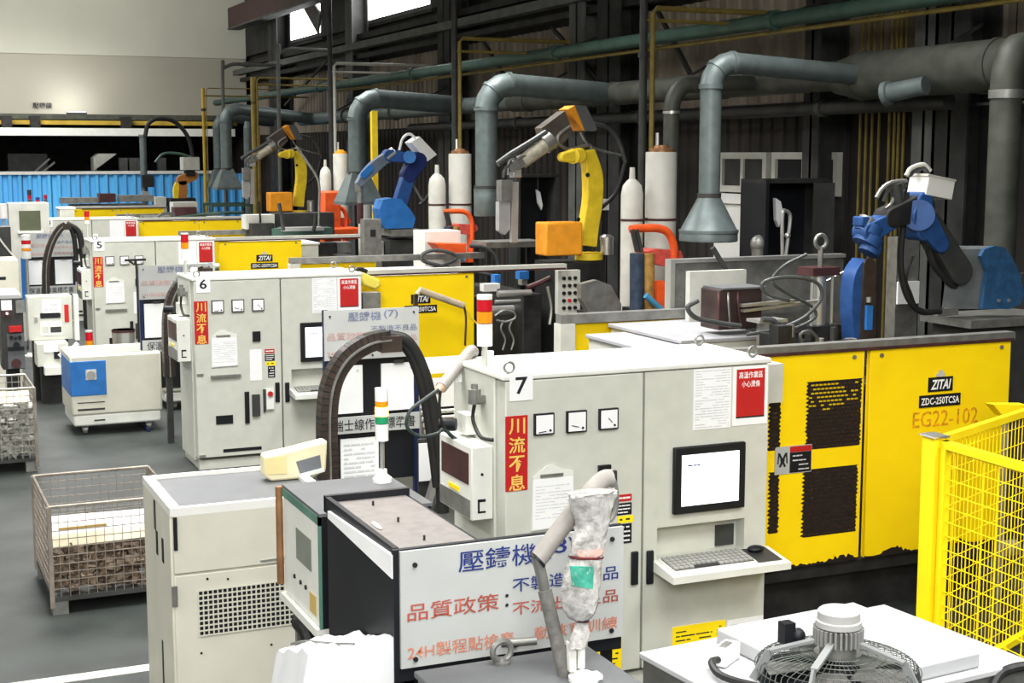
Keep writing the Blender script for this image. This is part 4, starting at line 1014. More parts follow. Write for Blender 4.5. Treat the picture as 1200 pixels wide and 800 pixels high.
robot_tool_hoses(t, f, [
    ([(1062, 206), (1068, 197), (1082, 193), (1090, 200)], 0.018, WHITED), ([(1066, 206), (1074, 199), (1084, 197), (1088, 203)], 0.014, HOSE),
    ([(1062, 212), (1045, 214), (1034, 221), (1027, 232)], 0.018, STEELD), ([(1062, 218), (1048, 218), (1040, 225), (1036, 236)], 0.016, HOSE),
    ([(1060, 222), (1050, 226), (1045, 238), (1038, 245)], 0.014, STEELD),
    ([(1062, 225), (1058, 265), (1055, 300), (1058, 330), (1066, 352), (1080, 365), (1105, 364)], 0.025, RUB),
    ([(1070, 300), (1062, 325), (1068, 345), (1074, 362)], 0.01, RUB), ([(1098, 275), (1112, 284), (1120, 290)], 0.01, STEELD),
    ([(1088, 292), (1096, 312), (1112, 330), (1120, 335)], 0.03, RUB)])
MB().cyl(f(1050, 215), f(1057, 262), 0.05, n=12).build('cable_mount', DARKG, t)
MB().bar(f(1102, 366), f(1120, 364), 0.06).build('grey_fitting', STEELD, t, smooth=False)

def yellow_robot(Y, Xf, label, simple=False):
    """Xf maps the pixels of the second robot onto this robot's plane"""
    f = Xf
    bs = f(672, 305)
    t = thing('robot_arm', label, 'robot', (bs.x, Y, 0), 'casting robots')
    MB().bx(bs.x - 0.30, bs.x + 0.30, Y - 0.2, Y + 0.4, 0, f(672, 306).z).build('pedestal', DARK, t, smooth=False)
    a = f(640, 261, -0.25); c = f(683, 299, -0.25)
    MB().bx(a.x, c.x, Y - 0.25, Y + 0.05, c.z, a.z).build('base_cover', ORG, t, bevel=0.02)
    MB().cyl(f(690, 296), f(690, 304), 0.16, n=18).build('base_turntable', YELR, t)
    MB().cyl(f(711, 298), f(711, 280), 0.075, n=16).rev(f(711, 281), V(0, 0, 0.06), [(0.08, 0), (0.08, .6), (0.05, 1)], 16).build('drive_motor', STEEL, t)
    MB().ribbon([f(687, 288), f(690, 262), f(694, 235), f(694, 205), f(688, 176)], [0.20, 0.20, 0.20, 0.20, 0.13], 0.16).build('lower_arm', YELR, t, bevel=0.012)
    for px, py in ((689, 205), (678, 257)):
        q = f(px, py, -0.09); MB().cyl(q, q + V(0, 0.012, 0), 0.025, n=10).build('arm_hole', DARK, t)
    MB().cyl(f(671, 183, -0.14), f(675, 182, 0.02), 0.085, n=18).build('elbow_motor', YELR, t)
    MB().caps(f(660, 184, -0.1), f(678, 182, -0.1), 0.055, 0.085, 0.12).build('elbow_cover', YELR, t, bevel=0.02)
    Rm = Matrix.Rotation(math.radians(62), 3, 'Y')
    MB().prism([f(666, 128), f(674, 123), f(697, 153), f(683, 153)], (0, 0.25, 0)).build('orange_box', ORG, t, smooth=False)
    MB().prism([f(674, 123, -0.02), f(687, 124, -0.02), f(700, 151, -0.02), f(697, 154, -0.02), f(686, 153, -0.02)], (0, 0.3, 0)).build('grey_lid', GREYB, t, smooth=False)
    MB().prism([f(635, 150, .02), f(662, 130, .02), f(672, 155, .02), f(656, 172, .02), f(642, 172, .02)], (0, 0.2, 0)).build('forearm_casting', mat('dark bronze', (0.10, 0.085, 0.07), 0.5, var=0.3), t, smooth=False)
    MB().cyl(f(644, 166), f(612, 190), 0.085, 0.075, n=16).build('forearm_tube', mat('dusty beige', (0.42, 0.39, 0.31), 0.5, var=0.25, scale=15), t)
    MB().cyl(f(647, 164), f(638, 170), 0.105, n=16).build('forearm_flange', STEELD, t)
    MB().caps(f(612, 188), f(600, 197), 0.06, 0.045, 0.12).build('wrist', STEELD, t)
    MB().box(f(604, 203), (0.10, 0.12, 0.09)).build('tool_changer', STEEL, t, bevel=0.008)
    a = f(585, 211); c = f(598, 235)
    MB().bx(a.x, c.x, Y - 0.06, Y + 0.08, c.z, a.z).build('gripper_body', STEELD, t, smooth=False)
    MB().prism([f(585, 236), f(598, 236), f(598, 268), f(592, 275), f(585, 270)], (0, 0.1, 0)).build('gripper_plate', mat('pale alloy', (0.42, 0.42, 0.42), 0.4, 0.4, var=0.15), t, smooth=False)
    MB().bar(f(603, 213), f(602, 284), 0.075, 0.06).build('tool_column', STEEL, t, smooth=False)
    robot_tool_hoses(t, f, [([(640, 155), (620, 168), (600, 180), (583, 192)], 0.035, HOSE), ([(668, 148), (655, 158), (655, 168), (668, 175), (690, 170), (694, 178)], 0.022, STEELD),
        ([(696, 145), (712, 150), (725, 165), (733, 190)], 0.026, HOSE), ([(680, 155), (690, 170), (710, 178), (728, 182)], 0.016, STEELD), ([(733, 190), (722, 225), (702, 246)], 0.025, RUB), ([(600, 190), (592, 198), (590, 208)], 0.02, HOSE), ([(610, 186), (597, 188), (595, 205)], 0.016, STEELD)])
    return t
yellow_robot(14.8, PX(14.8), 'large yellow robot arm with an orange base cover, behind the second machine')
# the fourth robot is the same type seen farther away
def map4(px, py, d=0.0):
    p = at(px, py, Y=14.8 + d); q0 = at(660, 280, Y=14.8); q1 = at(332, 237, Y=27.8)
    return V(q1.x + (p.x - q0.x), 27.8 + d, q1.z + (p.z - q0.z))
yellow_robot(27.8, map4, 'smaller looking yellow robot arm with an orange base cover, left of the middle white column')
# middle blue robot
f = PX(20.7)
bs = f(468, 275)
t = thing('robot_arm', 'blue robot arm with a tilted white box, behind the third machine', 'robot', (bs.x, 20.8, 0), 'casting robots')
MB().bx(bs.x - 0.22, bs.x + 0.32, 20.5, 21.1, 0, f(468, 280).z).build('pedestal', DARKG, t, smooth=False)
sil = [(447, 262), (445, 245), (449, 234), (460, 232), (470, 233), (483, 248), (487, 256), (484, 267), (452, 268)]
MB().prism([f(a, b, -0.25) for a, b in sil], (0, 0.35, 0)).build('base_cover', BLUEP, t, smooth=False)
MB().bx(f(452, 268).x, f(486, 268).x, 20.4, 21.1, f(452, 276).z, f(452, 268).z).build('base_plate', STEELD, t, smooth=False)
MB().caps(f(469, 236), f(480, 200), 0.10, 0.095, 0.18).build('lower_arm', BLUE, t, bevel=0.01)
MB().caps(f(478, 205), f(489, 188), 0.11, 0.13, 0.2).build('elbow_housing', mat('navy blue', (0.012, 0.025, 0.12), 0.5, var=0.3), t, bevel=0.01)
MB().cyl(f(480, 184, -0.2), f(480, 184, 0.1), 0.095, n=20).build('elbow_joint', BLUEP, t)
MB().caps(f(482, 186), f(455, 182), 0.07, 0.09, 0.16).build('forearm_root', BLUE, t, bevel=0.01)
MB().ribbon([f(457, 181), f(440, 194), f(428, 206), f(419, 217)], [0.14, 0.17, 0.15, 0.09], 0.14).build('forearm', mat('blue grey casting', (0.12, 0.15, 0.2), 0.45, var=0.2), t, bevel=0.01)
MB().caps(f(426, 205, -0.08), f(434, 197, -0.08), 0.05, 0.05, 0.03).build('blue_cover', BLUEP, t)
MB().cyl(f(462, 178), f(452, 186), 0.085, n=14).build('forearm_flange', STEEL, t)
MB().cyl(f(420, 214), f(421, 224), 0.06, n=14).build('wrist', STEELD, t)
MB().cyl(f(422, 224), f(422, 262), 0.045, n=12).build('ladle_rod', STEELD, t)
MB().cyl(f(422, 238, -0.05), f(422, 262, -0.05), 0.05, n=12).build('red_sleeve', MAROON, t)
MB().prism([f(482, 167, -0.1), f(492, 160, -0.1), f(512, 181, -0.1), f(501, 189, -0.1)], (0, 0.3, 0)).build('white_box', WHITE, t, smooth=False)
robot_tool_hoses(t, f, [([(468, 176), (472, 162), (480, 157), (488, 163)], 0.02, WHITE), ([(484, 216), (492, 230), (496, 236)], 0.02, STEELD), ([(510, 184), (508, 215), (500, 232), (492, 240)], 0.025, RUB), ([(477, 262), (488, 280), (496, 295)], 0.018, STEELD)])
# farthest robot, small
f = PX(35.2)
bs = f(213, 236)
t = thing('robot_arm', 'tiny far robot with a white box on top, in front of the blue fence', 'robot', (bs.x, 35.2, 0), 'casting robots')
MB().bx(bs.x - 0.3, bs.x + 0.3, 35, 35.6, 0, f(213, 232).z).build('pedestal', DARK, t, smooth=False)
MB().ribbon([f(213, 232), f(214, 222), f(213, 212)], [0.2, 0.2, 0.18], 0.2).build('lower_arm', mat('rusty orange', (0.4, 0.16, 0.04), 0.5), t)
MB().ribbon([f(206, 232), f(206, 222), f(208, 214)], [0.1, 0.12, 0.1], 0.15).build('side_arm', YELR, t)
MB().caps(f(213, 211), f(226, 206), 0.12, 0.11, 0.2).build('upper_arm', mat('rusty orange', (0.4, 0.16, 0.04), 0.5), t)
MB().bx(f(213, 198).x, f(232, 198).x, 35.0, 35.4, f(213, 199).z, f(213, 184).z).build('white_box', WHITED, t, smooth=False)
MB().bx(f(217, 204).x, f(227, 204).x, 35.05, 35.35, f(217, 206).z, f(217, 199).z).build('neck', DARK, t, smooth=False)
MB().tube([f(170, 160), f(174, 145), f(186, 139), (f(205, 143)), f(220, 160), f(226, 183)], 0.05, 8).build('cable_bow', RUB, t)
MB().tube([f(182, 190), f(192, 180), f(210, 180), f(224, 184)], 0.03, 6).build('cable', GREEN, t)
tp = at(170, 245, Y=37.0); tz = at(170, 160, Y=37.0)
t = thing('steel_post', 'grey steel post before the blue fence with a dark fitting on it', 'post', (tp.x, 37.0, 0))
MB().cyl((tp.x, 37, 0), (tp.x, 37, tz.z), 0.085, n=12).build('tube', GALV, t)
MB().cyl((tp.x, 37, tz.z), (tp.x, 37, tz.z + 0.05), 0.11, n=12).build('cap', STEELD, t)
a = at(168, 212, Y=37); MB().box((a.x + 0.08, 36.85, a.z), (0.28, 0.2, 0.3)).build('fitting', DARK, t, smooth=False)
MB().box((a.x, 36.85, a.z - 0.35), (0.16, 0.2, 0.2)).build('grey_fitting', STEEL, t, smooth=False)

# ------------------------------------------------------------------ red ladle arms, accumulators
def sprayer(Y, pxo, sc, label, parts=True):
    """orange arched pipe over a red housing"""
    def f(px, py, d=0): 
        p = at(765, 360, Y=13.0); q = at(px, py, Y=13.0 + d)
        return V(pxo[0] + (q.x - p.x) * sc, Y + d, pxo[1] + (q.z - p.z) * sc)
    t = thing('ladle_frame', label, 'machine arm', (pxo[0], Y, 0), 'red ladle frames')
    MB().tube([f(733, 268), (f(745, 267)), f(765, 267), f(777, 272), f(784, 288), f(784, 310), f(783, 362)], 0.042 * sc, 10).build('arched_pipe', ORR, t)
    MB().tube([f(778, 292, .05), f(777, 362, .05)], 0.03, 8).build('post', ORR, t)
    for px in (735, 740): MB().bar(f(px, 268, -.03), f(px + 6, 294, -.03), 0.035 * sc).build('hanger', DARKG, t, smooth=False)
    MB().prism([f(752, 294), f(762, 291), f(792, 293), f(795, 300), f(788, 308), (f(778, 312)), f(760, 308)], (0, 0.25, 0)).build('red_housing', mat('faded red paint', (0.55, 0.08, 0.06), 0.5, var=0.25, scale=14), t, smooth=False)
    MB().cyl(f(741, 362), f(741, 296), 0.075 * sc, n=14).build('dark_cylinder', mat('dark blue iron', (0.03, 0.045, 0.075), 0.5, var=0.4, scale=12), t)
    MB().cyl(f(754, 364), f(754, 296), 0.065 * sc, n=14).build('rusty_cylinder', mat('rusty yellow', (0.36, 0.20, 0.05), 0.6, var=0.4, scale=14), t)
    MB().bar(f(767, 364, -.04), f(766, 328, -.04), 0.09 * sc).build('red_leg', ORR, t, smooth=False)
    MB().bar(f(779, 364, -.04), f(779, 345, -.04), 0.09 * sc).build('red_leg', ORR, t, smooth=False)
    MB().cyl(f(751, 345, -.12), f(770, 362, -.12), 0.032 * sc, n=10).build('blue_rod', mat('sky blue paint', (0.07, 0.27, 0.45), 0.4), t)
    MB().bx(pxo[0] - 0.25, pxo[0] + 0.2, Y, Y + 0.3, 0, pxo[1]).build('pedestal', DARK, t, smooth=False)
    return t
p = at(765, 360, Y=13.0)
sprayer(12.9, (p.x, p.z), 1.0, 'bright orange arched ladle frame in front of the nearest white columns')
p = at(532, 290, Y=18.4); sprayer(18.1, (p.x, p.z - 0.15), 0.8, 'dull orange arched ladle frame in front of the middle white bottle')
p = at(390, 282, Y=24.2); sprayer(23.9, (p.x, p.z - 0.10), 0.85, 'red ladle frame in front of the leftmost white columns')
a = at(380, 274, Y=23.5); c = at(400, 245, Y=23.5)
tag(MB().bx(a.x, c.x, 23.5, 23.8, 0, c.z + 0.3).bx(a.x - 0.03, c.x + 0.3, 23.45, 23.8, 1.55, 1.75).build('red_gearbox', ORR, bevel=0.03), 'red gearbox block below the leftmost white bottle', 'gearbox')
def accum(pxa, pyt, wa, pxb, pybt, wb, Yc, label, ring=COPPER):
    a = at(pxa, pyt, Y=Yc); ra = (at(pxa + wa / 2, pyt, Y=Yc).x - a.x)
    b = at(pxb, pybt, Y=Yc); rb = (at(pxb + wb / 2, pybt, Y=Yc).x - b.x)
    t = thing('accumulator', label, 'pressure vessel', ((a.x + b.x) / 2, Yc, 0), 'white accumulators')
    MB().rev((a.x, Yc, 0), (0, 0, a.z), [(ra, 0), (ra, 0.995), (ra * 0.97, 1)], 24).build('column', WHITED if Yc > 20 else mat('ivory paint', (0.50, 0.50, 0.455), 0.45, var=0.06, scale=6, spots=0.1, spotcol=(0.4, 0.38, 0.3)), t)
    MB().rev((a.x, Yc, a.z), (0, 0, 0.07), [(ra * 0.8, 0), (ra * 0.8, 0.5), (ra * 0.5, 0.6), (ra * 0.45, 1)], 20).build('flange', ring, t)
    MB().cyl((a.x - ra * 0.3, Yc, a.z), (a.x - ra * 0.3, Yc, a.z + 0.2), 0.02, n=8).build('valve', STEEL, t)
    zs = b.z - 0.12
    MB().rev((b.x, Yc, 0), (0, 0, b.z), [(rb, 0), (rb, (zs - 0.16) / b.z), (rb * 0.85, (zs - 0.07) / b.z), (rb * 0.5, (zs - 0.02) / b.z), (rb * 0.28, zs / b.z), (rb * 0.22, 1)], 22).build('gas_bottle', WHITED, t)
    for (xx, rr) in ((a.x, ra), (b.x, rb)): MB().cyl((xx, Yc, b.z - 0.56), (xx, Yc, b.z - 0.535), rr * 1.03, n=22).build('clamp_band', MAROON, t)
    MB().bx(min(a.x, b.x) - 0.02, max(a.x, b.x) + 0.02, Yc - 0.02, Yc + 0.02, b.z - 0.56, b.z - 0.53).build('clamp_bar', MAROON, t, smooth=False)
accum(775, 178, 32, 741, 196, 23, 13.5, 'nearest pair of white columns: tall cylinder and round shouldered bottle')
accum(539, 180, 25, 512, 193, 19, 18.9, 'middle pair of white columns right of the blue robot')
accum(399, 180, 17, 381, 187, 13, 24.6, 'leftmost pair of white columns right of the far yellow robot', ring=ORG)
a = at(439, 140, Y=22); c = at(439, 260, Y=22)
t = thing('yellow_post', 'yellow steel post behind the blue robot arm', 'post', (a.x, 22.5, 0)); p0 = at(438, 130, Y=24.0)
MB().bx(p0.x - 0.05, p0.x + 0.05, 23.95, 24.05, 0, p0.z).build('tube', YELR, t, smooth=False)
B('foot_plate', p0.x - 0.12, p0.x + 0.12, 23.88, 24.12, 0, 0.03, DARK, t)
p0 = at(300, 150, Y=30.3)
t = thing('yellow_post', 'yellow steel post behind the far hoods', 'post', (p0.x, 30.3, 0))
MB().bx(p0.x - 0.07, p0.x + 0.07, 30.25, 30.35, 0, p0.z).build('tube', YELP, t, smooth=False)
B('foot_plate', p0.x - 0.15, p0.x + 0.15, 30.2, 30.4, 0, 0.03, DARK, t)
a = at(419, 240, Y=22); c = at(432, 275, Y=22)
tag(MB().cyl(((a.x + c.x) / 2, 21.9, 0), ((a.x + c.x) / 2, 21.9, at(425, 240, Y=21.9).z), 0.11, n=16).build('white_tank', WHITED), 'short white tank below the middle flared hood', 'tank')
a = at(427, 257, Y=19.8); c = at(447, 283, Y=19.8)
t = thing('grey_bracket', 'pale grey bracket block with a square hole by the blue robot base', 'bracket', (a.x, 19.9, 0))
MB().bx(a.x, c.x, 19.8, 20.0, c.z - 0.4, a.z).build('block', STEELD, t, smooth=False)
q = at(437, 273, Y=19.8); MB().bx(q.x - 0.04, q.x + 0.04, 19.79, 19.8, q.z - 0.05, q.z + 0.05).build('hole', DARK, t, smooth=False)
MB().bx(a.x + 0.05, c.x - 0.05, 19.85, 19.95, 0, c.z - 0.4).build('stand', DARK, t, smooth=False)

# dark tool cabinet with hanging ladles under the wall windows
a = at(872, 214, Y=12.6); c = at(976, 214, Y=12.2)
t = thing('tool_cabinet', 'tall black open cabinet behind the coiled hoses with shiny ladles inside', 'cabinet', ((a.x + c.x) / 2, 12.4, 0))
B('back', a.x, c.x, 12.62, 12.66, 0.6, a.z, BLACK, t); B('side', a.x, a.x + 0.04, 12.2, 12.62, 0.6, a.z, BLACK, t)
B('side', c.x - 0.04, c.x, 12.2, 12.62, 0.6, a.z, DARKG, t); B('roof', a.x, c.x, 12.2, 12.66, a.z, a.z + 0.04, DARK, t)
B('door', a.x + 0.56, c.x, 12.16, 12.2, 0.6, a.z, DARKG, t); B('leg', a.x, a.x + 0.05, 12.2, 12.6, 0, 0.6, BLACK, t); B('leg', c.x - .05, c.x, 12.2, 12.6, 0, 0.6, BLACK, t)
f = PX(12.3)
q = f(889, 286)
tag(MB().ball(q, 0.085, (1, 1, 1.1)).cyl(q + V(0, 0, -0.02), q + V(0.02, 0, -0.35), 0.075, 0.06, n=12).build('hanging_ladle', STEELD), 'shiny round ladle hanging in the left of the black cabinet', 'ladle')
t = thing('hanging_cloth', 'white rag hanging at the top of the black cabinet', 'rag', f(912, 250))
MB().prism([f(909, 232), f(915, 236), f(918, 250), f(913, 266), f(910, 258)], (0, 0.05, 0)).build('cloth', CLOTH, t, smooth=False)
t = thing('hooked_pipe', 'thin bent steel pipe standing before the black cabinet', 'pipe', at(920, 380, Y=11.9))
_h = at(920, 380, Y=11.9)
MB().tube([(_h.x, _h.y, 0), (_h.x, _h.y, 0.8), _h, at(917, 300, Y=11.9), at(917, 252, Y=11.9), at(921, 247, Y=11.9), at(926, 253, Y=11.9), at(924, 275, Y=11.9), at(920, 305, Y=11.9)], 0.018, 8).build('pipe', STEEL, t)
MB().ball(at(923, 276, Y=11.9), 0.03).build('joint', STEEL, t)

# ------------------------------------------------------------------ sign racks at the stations
def sign(par, x0, x1, z0, z1, y, num):
    W_ = x1 - x0; H_ = z1 - z0
    sb = B('sign_board', x0, x1, y - 0.012, y, z0, z1, SIGN, par)
    def L(s, a, b, c, d, m, bold=0.0): txt(s, x0 + W_ * a, x0 + W_ * b, z1 - H_ * d, z1 - H_ * c, y - 0.014, m, sb, bold=min(bold, 0.006))
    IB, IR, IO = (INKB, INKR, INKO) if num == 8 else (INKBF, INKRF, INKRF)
    L('壓鑄機', .247, .595, .05, .235, IB, 0.03)
    L('(%d)' % num, .625, .775, .035, .21, IB, 0.012)
    L('不製造不良品', .485, .975, .34, .465, IB, 0.03)
    L('品質政策', .027, .425, .45, .60, IR, 0.025); L(':', .452, .468, .47, .585, INKK, 0.02)
    L('不流出不良品', .485, .975, .55, .67, IR, 0.03)
    L('24H製程點檢表', .027, .494, .805, .93, IO, 0.012); L('勤教育訓練', .585, .973, .80, .915, IO, 0.02)
    for a, b in ((.06, .12), (.06, .93), (.50, .93), (.945, .93), (.945, .1)):
        MB().cyl((x0 + W_ * a, y - 0.018, z1 - H_ * b), (x0 + W_ * a, y - 0.012, z1 - H_ * b), 0.008, n=8).build('screw', DARK, sb)
    return sb
def rack(x0, x1, Y, ztop, sh, num, label, strip, rows):
    t = thing('sign_rack', label, 'sign stand', ((x0 + x1) / 2, Y + 0.05, 0), 'sign stands at the machines')
    NAVY = mat('navy frame', (0.012, 0.018, 0.06), 0.4)
    B('upright', x0 + 0.0, x0 + 0.04, Y, Y + 0.05, 0, ztop, NAVY, t); B('upright', x1 - 0.04, x1, Y, Y + 0.05, 0, ztop, NAVY, t)
    B('board', x0 + 0.02, x1 - 0.02, Y + 0.02, Y + 0.04, ztop - 1.35, ztop - sh, BLACK, t)
    B('foot', x0, x0 + 0.04, Y - 0.2, Y + 0.25, 0, 0.04, NAVY, t); B('foot', x1 - 0.04, x1, Y - 0.2, Y + 0.25, 0, 0.04, NAVY, t)
    sign(t, x0, x1, ztop - sh, ztop, Y, num)
    W_ = x1 - x0; z = ztop - sh - 0.02
    for i, (a, b) in enumerate(((.06, .40), (.60, .97))):
        dp = B('document', x0 + W_ * a, x0 + W_ * b, Y + 0.005, Y + 0.02, z - 0.40, z - 0.03, PAPER, t)
        MB().bx(x0 + W_ * b - 0.05, x0 + W_ * b - 0.03, Y + 0.003, Y + 0.005, z - 0.08, z - 0.06).build('stamp', INKG, dp, smooth=False)
        MB().bx(x0 + W_ * (a + b) / 2 - 0.04, x0 + W_ * (a + b) / 2 + 0.04, Y - 0.004, Y + 0.02, z - 0.03, z - 0.005).build('clip', DARKG, dp, smooth=False)
    sp = B('label_strip', x0 + W_ * 0.02, x0 + W_ * 1.0, Y - 0.012, Y, z - 0.555, z - 0.425, SIGN, t)
    txt(strip, x0 + W_ * .08, x1 - W_ * .05, z - 0.535, z - 0.445, Y - 0.014, INKK, sp, bold=0.006)
    if rows:
        dp = B('document', x0 + W_ * .16, x0 + W_ * .56, Y + 0.005, Y + 0.02, z - 0.98, z - 0.60, PAPER, t)
        lines(x0 + W_ * .19, x0 + W_ * .52, z - 0.95, z - 0.63, 9, Y + 0.003, INKG, dp, num, th=0.2)
    return t
a = at(379, 364, Y=10.6); c = at(490, 360, Y=10.6)
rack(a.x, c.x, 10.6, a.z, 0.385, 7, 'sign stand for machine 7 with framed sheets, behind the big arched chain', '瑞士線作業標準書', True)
a = at(162, 311, Y=15.9); 
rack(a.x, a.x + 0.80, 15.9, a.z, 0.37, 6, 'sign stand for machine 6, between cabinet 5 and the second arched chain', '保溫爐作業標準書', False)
a = at(27, 273, Y=23.1)
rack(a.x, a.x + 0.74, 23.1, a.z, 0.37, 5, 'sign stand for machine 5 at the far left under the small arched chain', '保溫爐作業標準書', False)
a = at(24, 302, Y=23.05); c = at(33, 332, Y=23.05)
tag(MB().bx(a.x, c.x, 23.0, 23.04, 0.6, a.z).build('blue_board', BLUEP, smooth=False), 'narrow blue board standing left of the sheets of the far left sign stand', 'board')

# arched cable chains
def arch(Y, pts, w, hoses, label, sc=1.0):
    P = [at(px, py, Y=Y) for px, py in pts]
    t = thing('cable_chain', label, 'cable chain', (P[0].x, Y, 0), 'arched cable chains')
    S = spline([V(P[0].x, Y, 0.7)] + P, 10)
    b = MB(); L_ = 0; step = 0.045 * sc
    last = S[0]; k = 0
    for i in range(1, len(S)):
        d = S[i] - last
        while d.length > step:
            q = last + d.normalized() * step; m = (last + q) / 2; dn = d.normalized()
            ang = math.atan2(dn.x, dn.z)
            b.box(m, (w, 0.12, step * 0.86), Matrix.Rotation(ang, 3, 'Y'))
            last = q; d = S[i] - last
    b.build('chain_links', CHAINM, t, smooth=False)
    off = V(0, -0.07, 0)
    MB().tube([p + off for p in S[::4]], 0.5, flat=(w * 0.10, 0.006), k=2, up=(0, 1, 0)).build('wear_strip', STEELD, t)
    MB().tube([p for p in S[::4]], 0.5, flat=(0.058, w * 0.5), k=1, up=(0, 1, 0), smooth=False).build('inner_hoses', RUB, t)
    for h, r in hoses:
        MB().tube([at(px, py, Y=Y + 0.03) for px, py in h], r, 10).build('hose', RUB, t)
    e = P[-1]
    MB().box((e.x, Y, e.z - 0.03), (w * 1.2, 0.16, w * 0.9)).build('end_bracket', CHAINM, t, smooth=False)
    B('foot', P[0].x - 0.03, P[0].x + 0.03, Y - 0.03, Y + 0.03, 0, 0.72, DARKG, t)
    return t
arch(9.7, [(384, 545), (383, 490), (388, 450), (404, 420), (430, 402), (455, 397)], 0.125, [([(455, 394), (476, 400), (492, 425), (503, 460), (512, 510), (517, 560), (519, 600)], 0.048), ([(452, 399), (474, 406), (488, 432), (498, 470), (506, 520), (512, 570)], 0.035)], 'large brown arched cable chain with dark hose, in front of the machine 7 sign stand')
arch(15.0, [(197, 400), (198, 365), (206, 340), (222, 324), (240, 316)], 0.11, [([(240, 315), (228, 321), (208, 345), (203, 380), (204, 408)], 0.03)], 'arched cable chain left of cabinet 6')
arch(22.3, [(54, 345), (54, 310), (60, 285), (70, 268), (78, 263)], 0.10, [([(78, 262), (92, 272), (97, 300), (100, 345), (102, 385)], 0.045), ([(80, 262), (86, 275), (89, 300), (89, 330)], 0.035)], 'far left arched cable chain in front of the machine 5 sign stand')

# ------------------------------------------------------------------ foreground left: cooler box, controller, sign rack 8
lx0, ly0 = 1.215, 6.85
t = thing('cooler_cabinet', 'tall cream cabinet with a square mesh grille and recessed top, front left', 'cabinet', (1.6, 7.2, 0), 'cream cooler cabinets')
LX1, LY1, LZ = 2.02, 7.62, 1.30
B('body', lx0, LX1, ly0 + 0.015, LY1, 0.06, LZ - 0.035, CREAM, t, bevel=0.006)
B('upper_panel', lx0 + 0.012, LX1 - 0.01, ly0, ly0 + 0.015, 0.975, LZ - 0.036, CREAM, t, bevel=0.004)
B('lower_panel', lx0 + 0.012, LX1 - 0.01, ly0, ly0 + 0.015, 0.10, 0.965, CREAM, t, bevel=0.004)
MB().bx(lx0, LX1, ly0, ly0 + 0.03, LZ - 0.04, LZ).bx(lx0, LX1, LY1 - 0.02, LY1, LZ - 0.04, LZ).bx(lx0, lx0 + 0.05, ly0 + 0.03, LY1 - 0.02, LZ - 0.04, LZ).bx(LX1 - 0.05, LX1, ly0 + 0.03, LY1 - 0.02, LZ - 0.04, LZ).build('top_rim', WHITE, t, smooth=False)
B('top_plate', lx0 + 0.05, LX1 - 0.05, ly0 + 0.03, LY1 - 0.02, LZ - 0.04, LZ - 0.02, GREYB, t)
fp = lambda px, py: at(px, py, Y=ly0)
a = fp(232, 692); c = fp(340, 742)
gx0, gx1, gz0, gz1 = a.x, a.x + 0.52, fp(232, 745).z, a.z
gp_ = B('grille_back', gx0, gx1, ly0 - 0.002, ly0, gz0, gz1, BLACK, t)
b = MB(); nx, nz = 22, 9
for i in range(nx + 1):
    x = gx0 + (gx1 - gx0) * i / nx; b.bx(x - 0.003, x + 0.003, ly0 - 0.008, ly0 - 0.002, gz0, gz1)
for i in range(nz + 1):
    z = gz0 + (gz1 - gz0) * i / nz; b.bx(gx0, gx1, ly0 - 0.009, ly0 - 0.003, z - 0.0032, z + 0.0032)
b.build('grille_bars', CREAM, t, smooth=False, kind='stuff')
b_ = fp(206, 613); MB().bx(lx0 + 0.012, lx0 + 0.03, ly0 - 0.012, ly0, b_.z - 0.13, b_.z + 0.03).build('corner_grip', BLACK, t, smooth=False)
b_ = fp(197, 697); MB().bx(lx0 - 0.004, lx0 + 0.022, ly0 - 0.012, ly0, b_.z - 0.06, b_.z + 0.04).build('hinge', STEELD, t, smooth=False)
for yy in (ly0 + 0.2, ly0 + 0.36): MB().bx(lx0 - 0.004, lx0, yy, yy + 0.04, 0.98, 1.1).build('vent_slot', BLACK, t, smooth=False)
MB().bx(lx0 - 0.004, lx0, ly0 + 0.40, ly0 + 0.44, 1.1, 1.25).build('vent_slot', DARKG, t, smooth=False)
MB().bx(lx0 - 0.003, lx0, ly0 + 0.3, ly0 + 0.33, 0.3, 0.55).build('vent_slot', BLACK, t, smooth=False)
a = fp(305, 657); MB().bar(a, (a.x + 0.13, a.y - 0.004, a.z + 0.004), 0.012, 0.008).build('catch', STEEL, t, smooth=False)
for px, py in ((243, 678), (267, 678), (236, 765), (318, 755)):
    q = fp(px, py); MB().cyl((q.x, ly0 - 0.004, q.z), (q.x, ly0, q.z), 0.006, n=8).build('screw', DARK, t)
# cream plastic device on the cooler top
q = at(335, 560, Y=7.3)
t = thing('label_printer', 'cream plastic desktop device with a grey sloped window on the cream cabinet top', 'device', (1.95, 7.3, 1.28))
f = PX(7.3)
zb_ = 1.282
MB().prism([f(310, 534), f(338, 528), f(384, 516), (2.12, 7.3, zb_ + 0.03), (2.05, 7.3, zb_), (f(318, 562).x, 7.3, zb_), (f(310, 555).x, 7.3, zb_ + 0.03)], (0, 0.10, 0)).build('housing', mat('cream plastic', (0.80, 0.74, 0.50), 0.4, var=0.04), t, bevel=0.012)
MB().prism([f(347, 541, -0.004), f(375, 533, -0.004), f(377, 550, -0.004), f(352, 556, -0.004)], (0, 0.005, 0)).build('window', mat('slate grey', (0.16, 0.17, 0.19), 0.4), t, smooth=False)
MB().prism([f(311, 537, -0.006), f(335, 533, -0.006), f(336, 555, -0.006), f(311, 556, -0.006)], (0, 0.007, 0)).build('front_flap', mat('yellowed plastic', (0.80, 0.68, 0.34), 0.45), t, smooth=False)
MB().bar(f(350, 558, -0.01), f(380, 550, -0.01), 0.012, 0.02).build('paper_bar', WHITE, t, smooth=False)

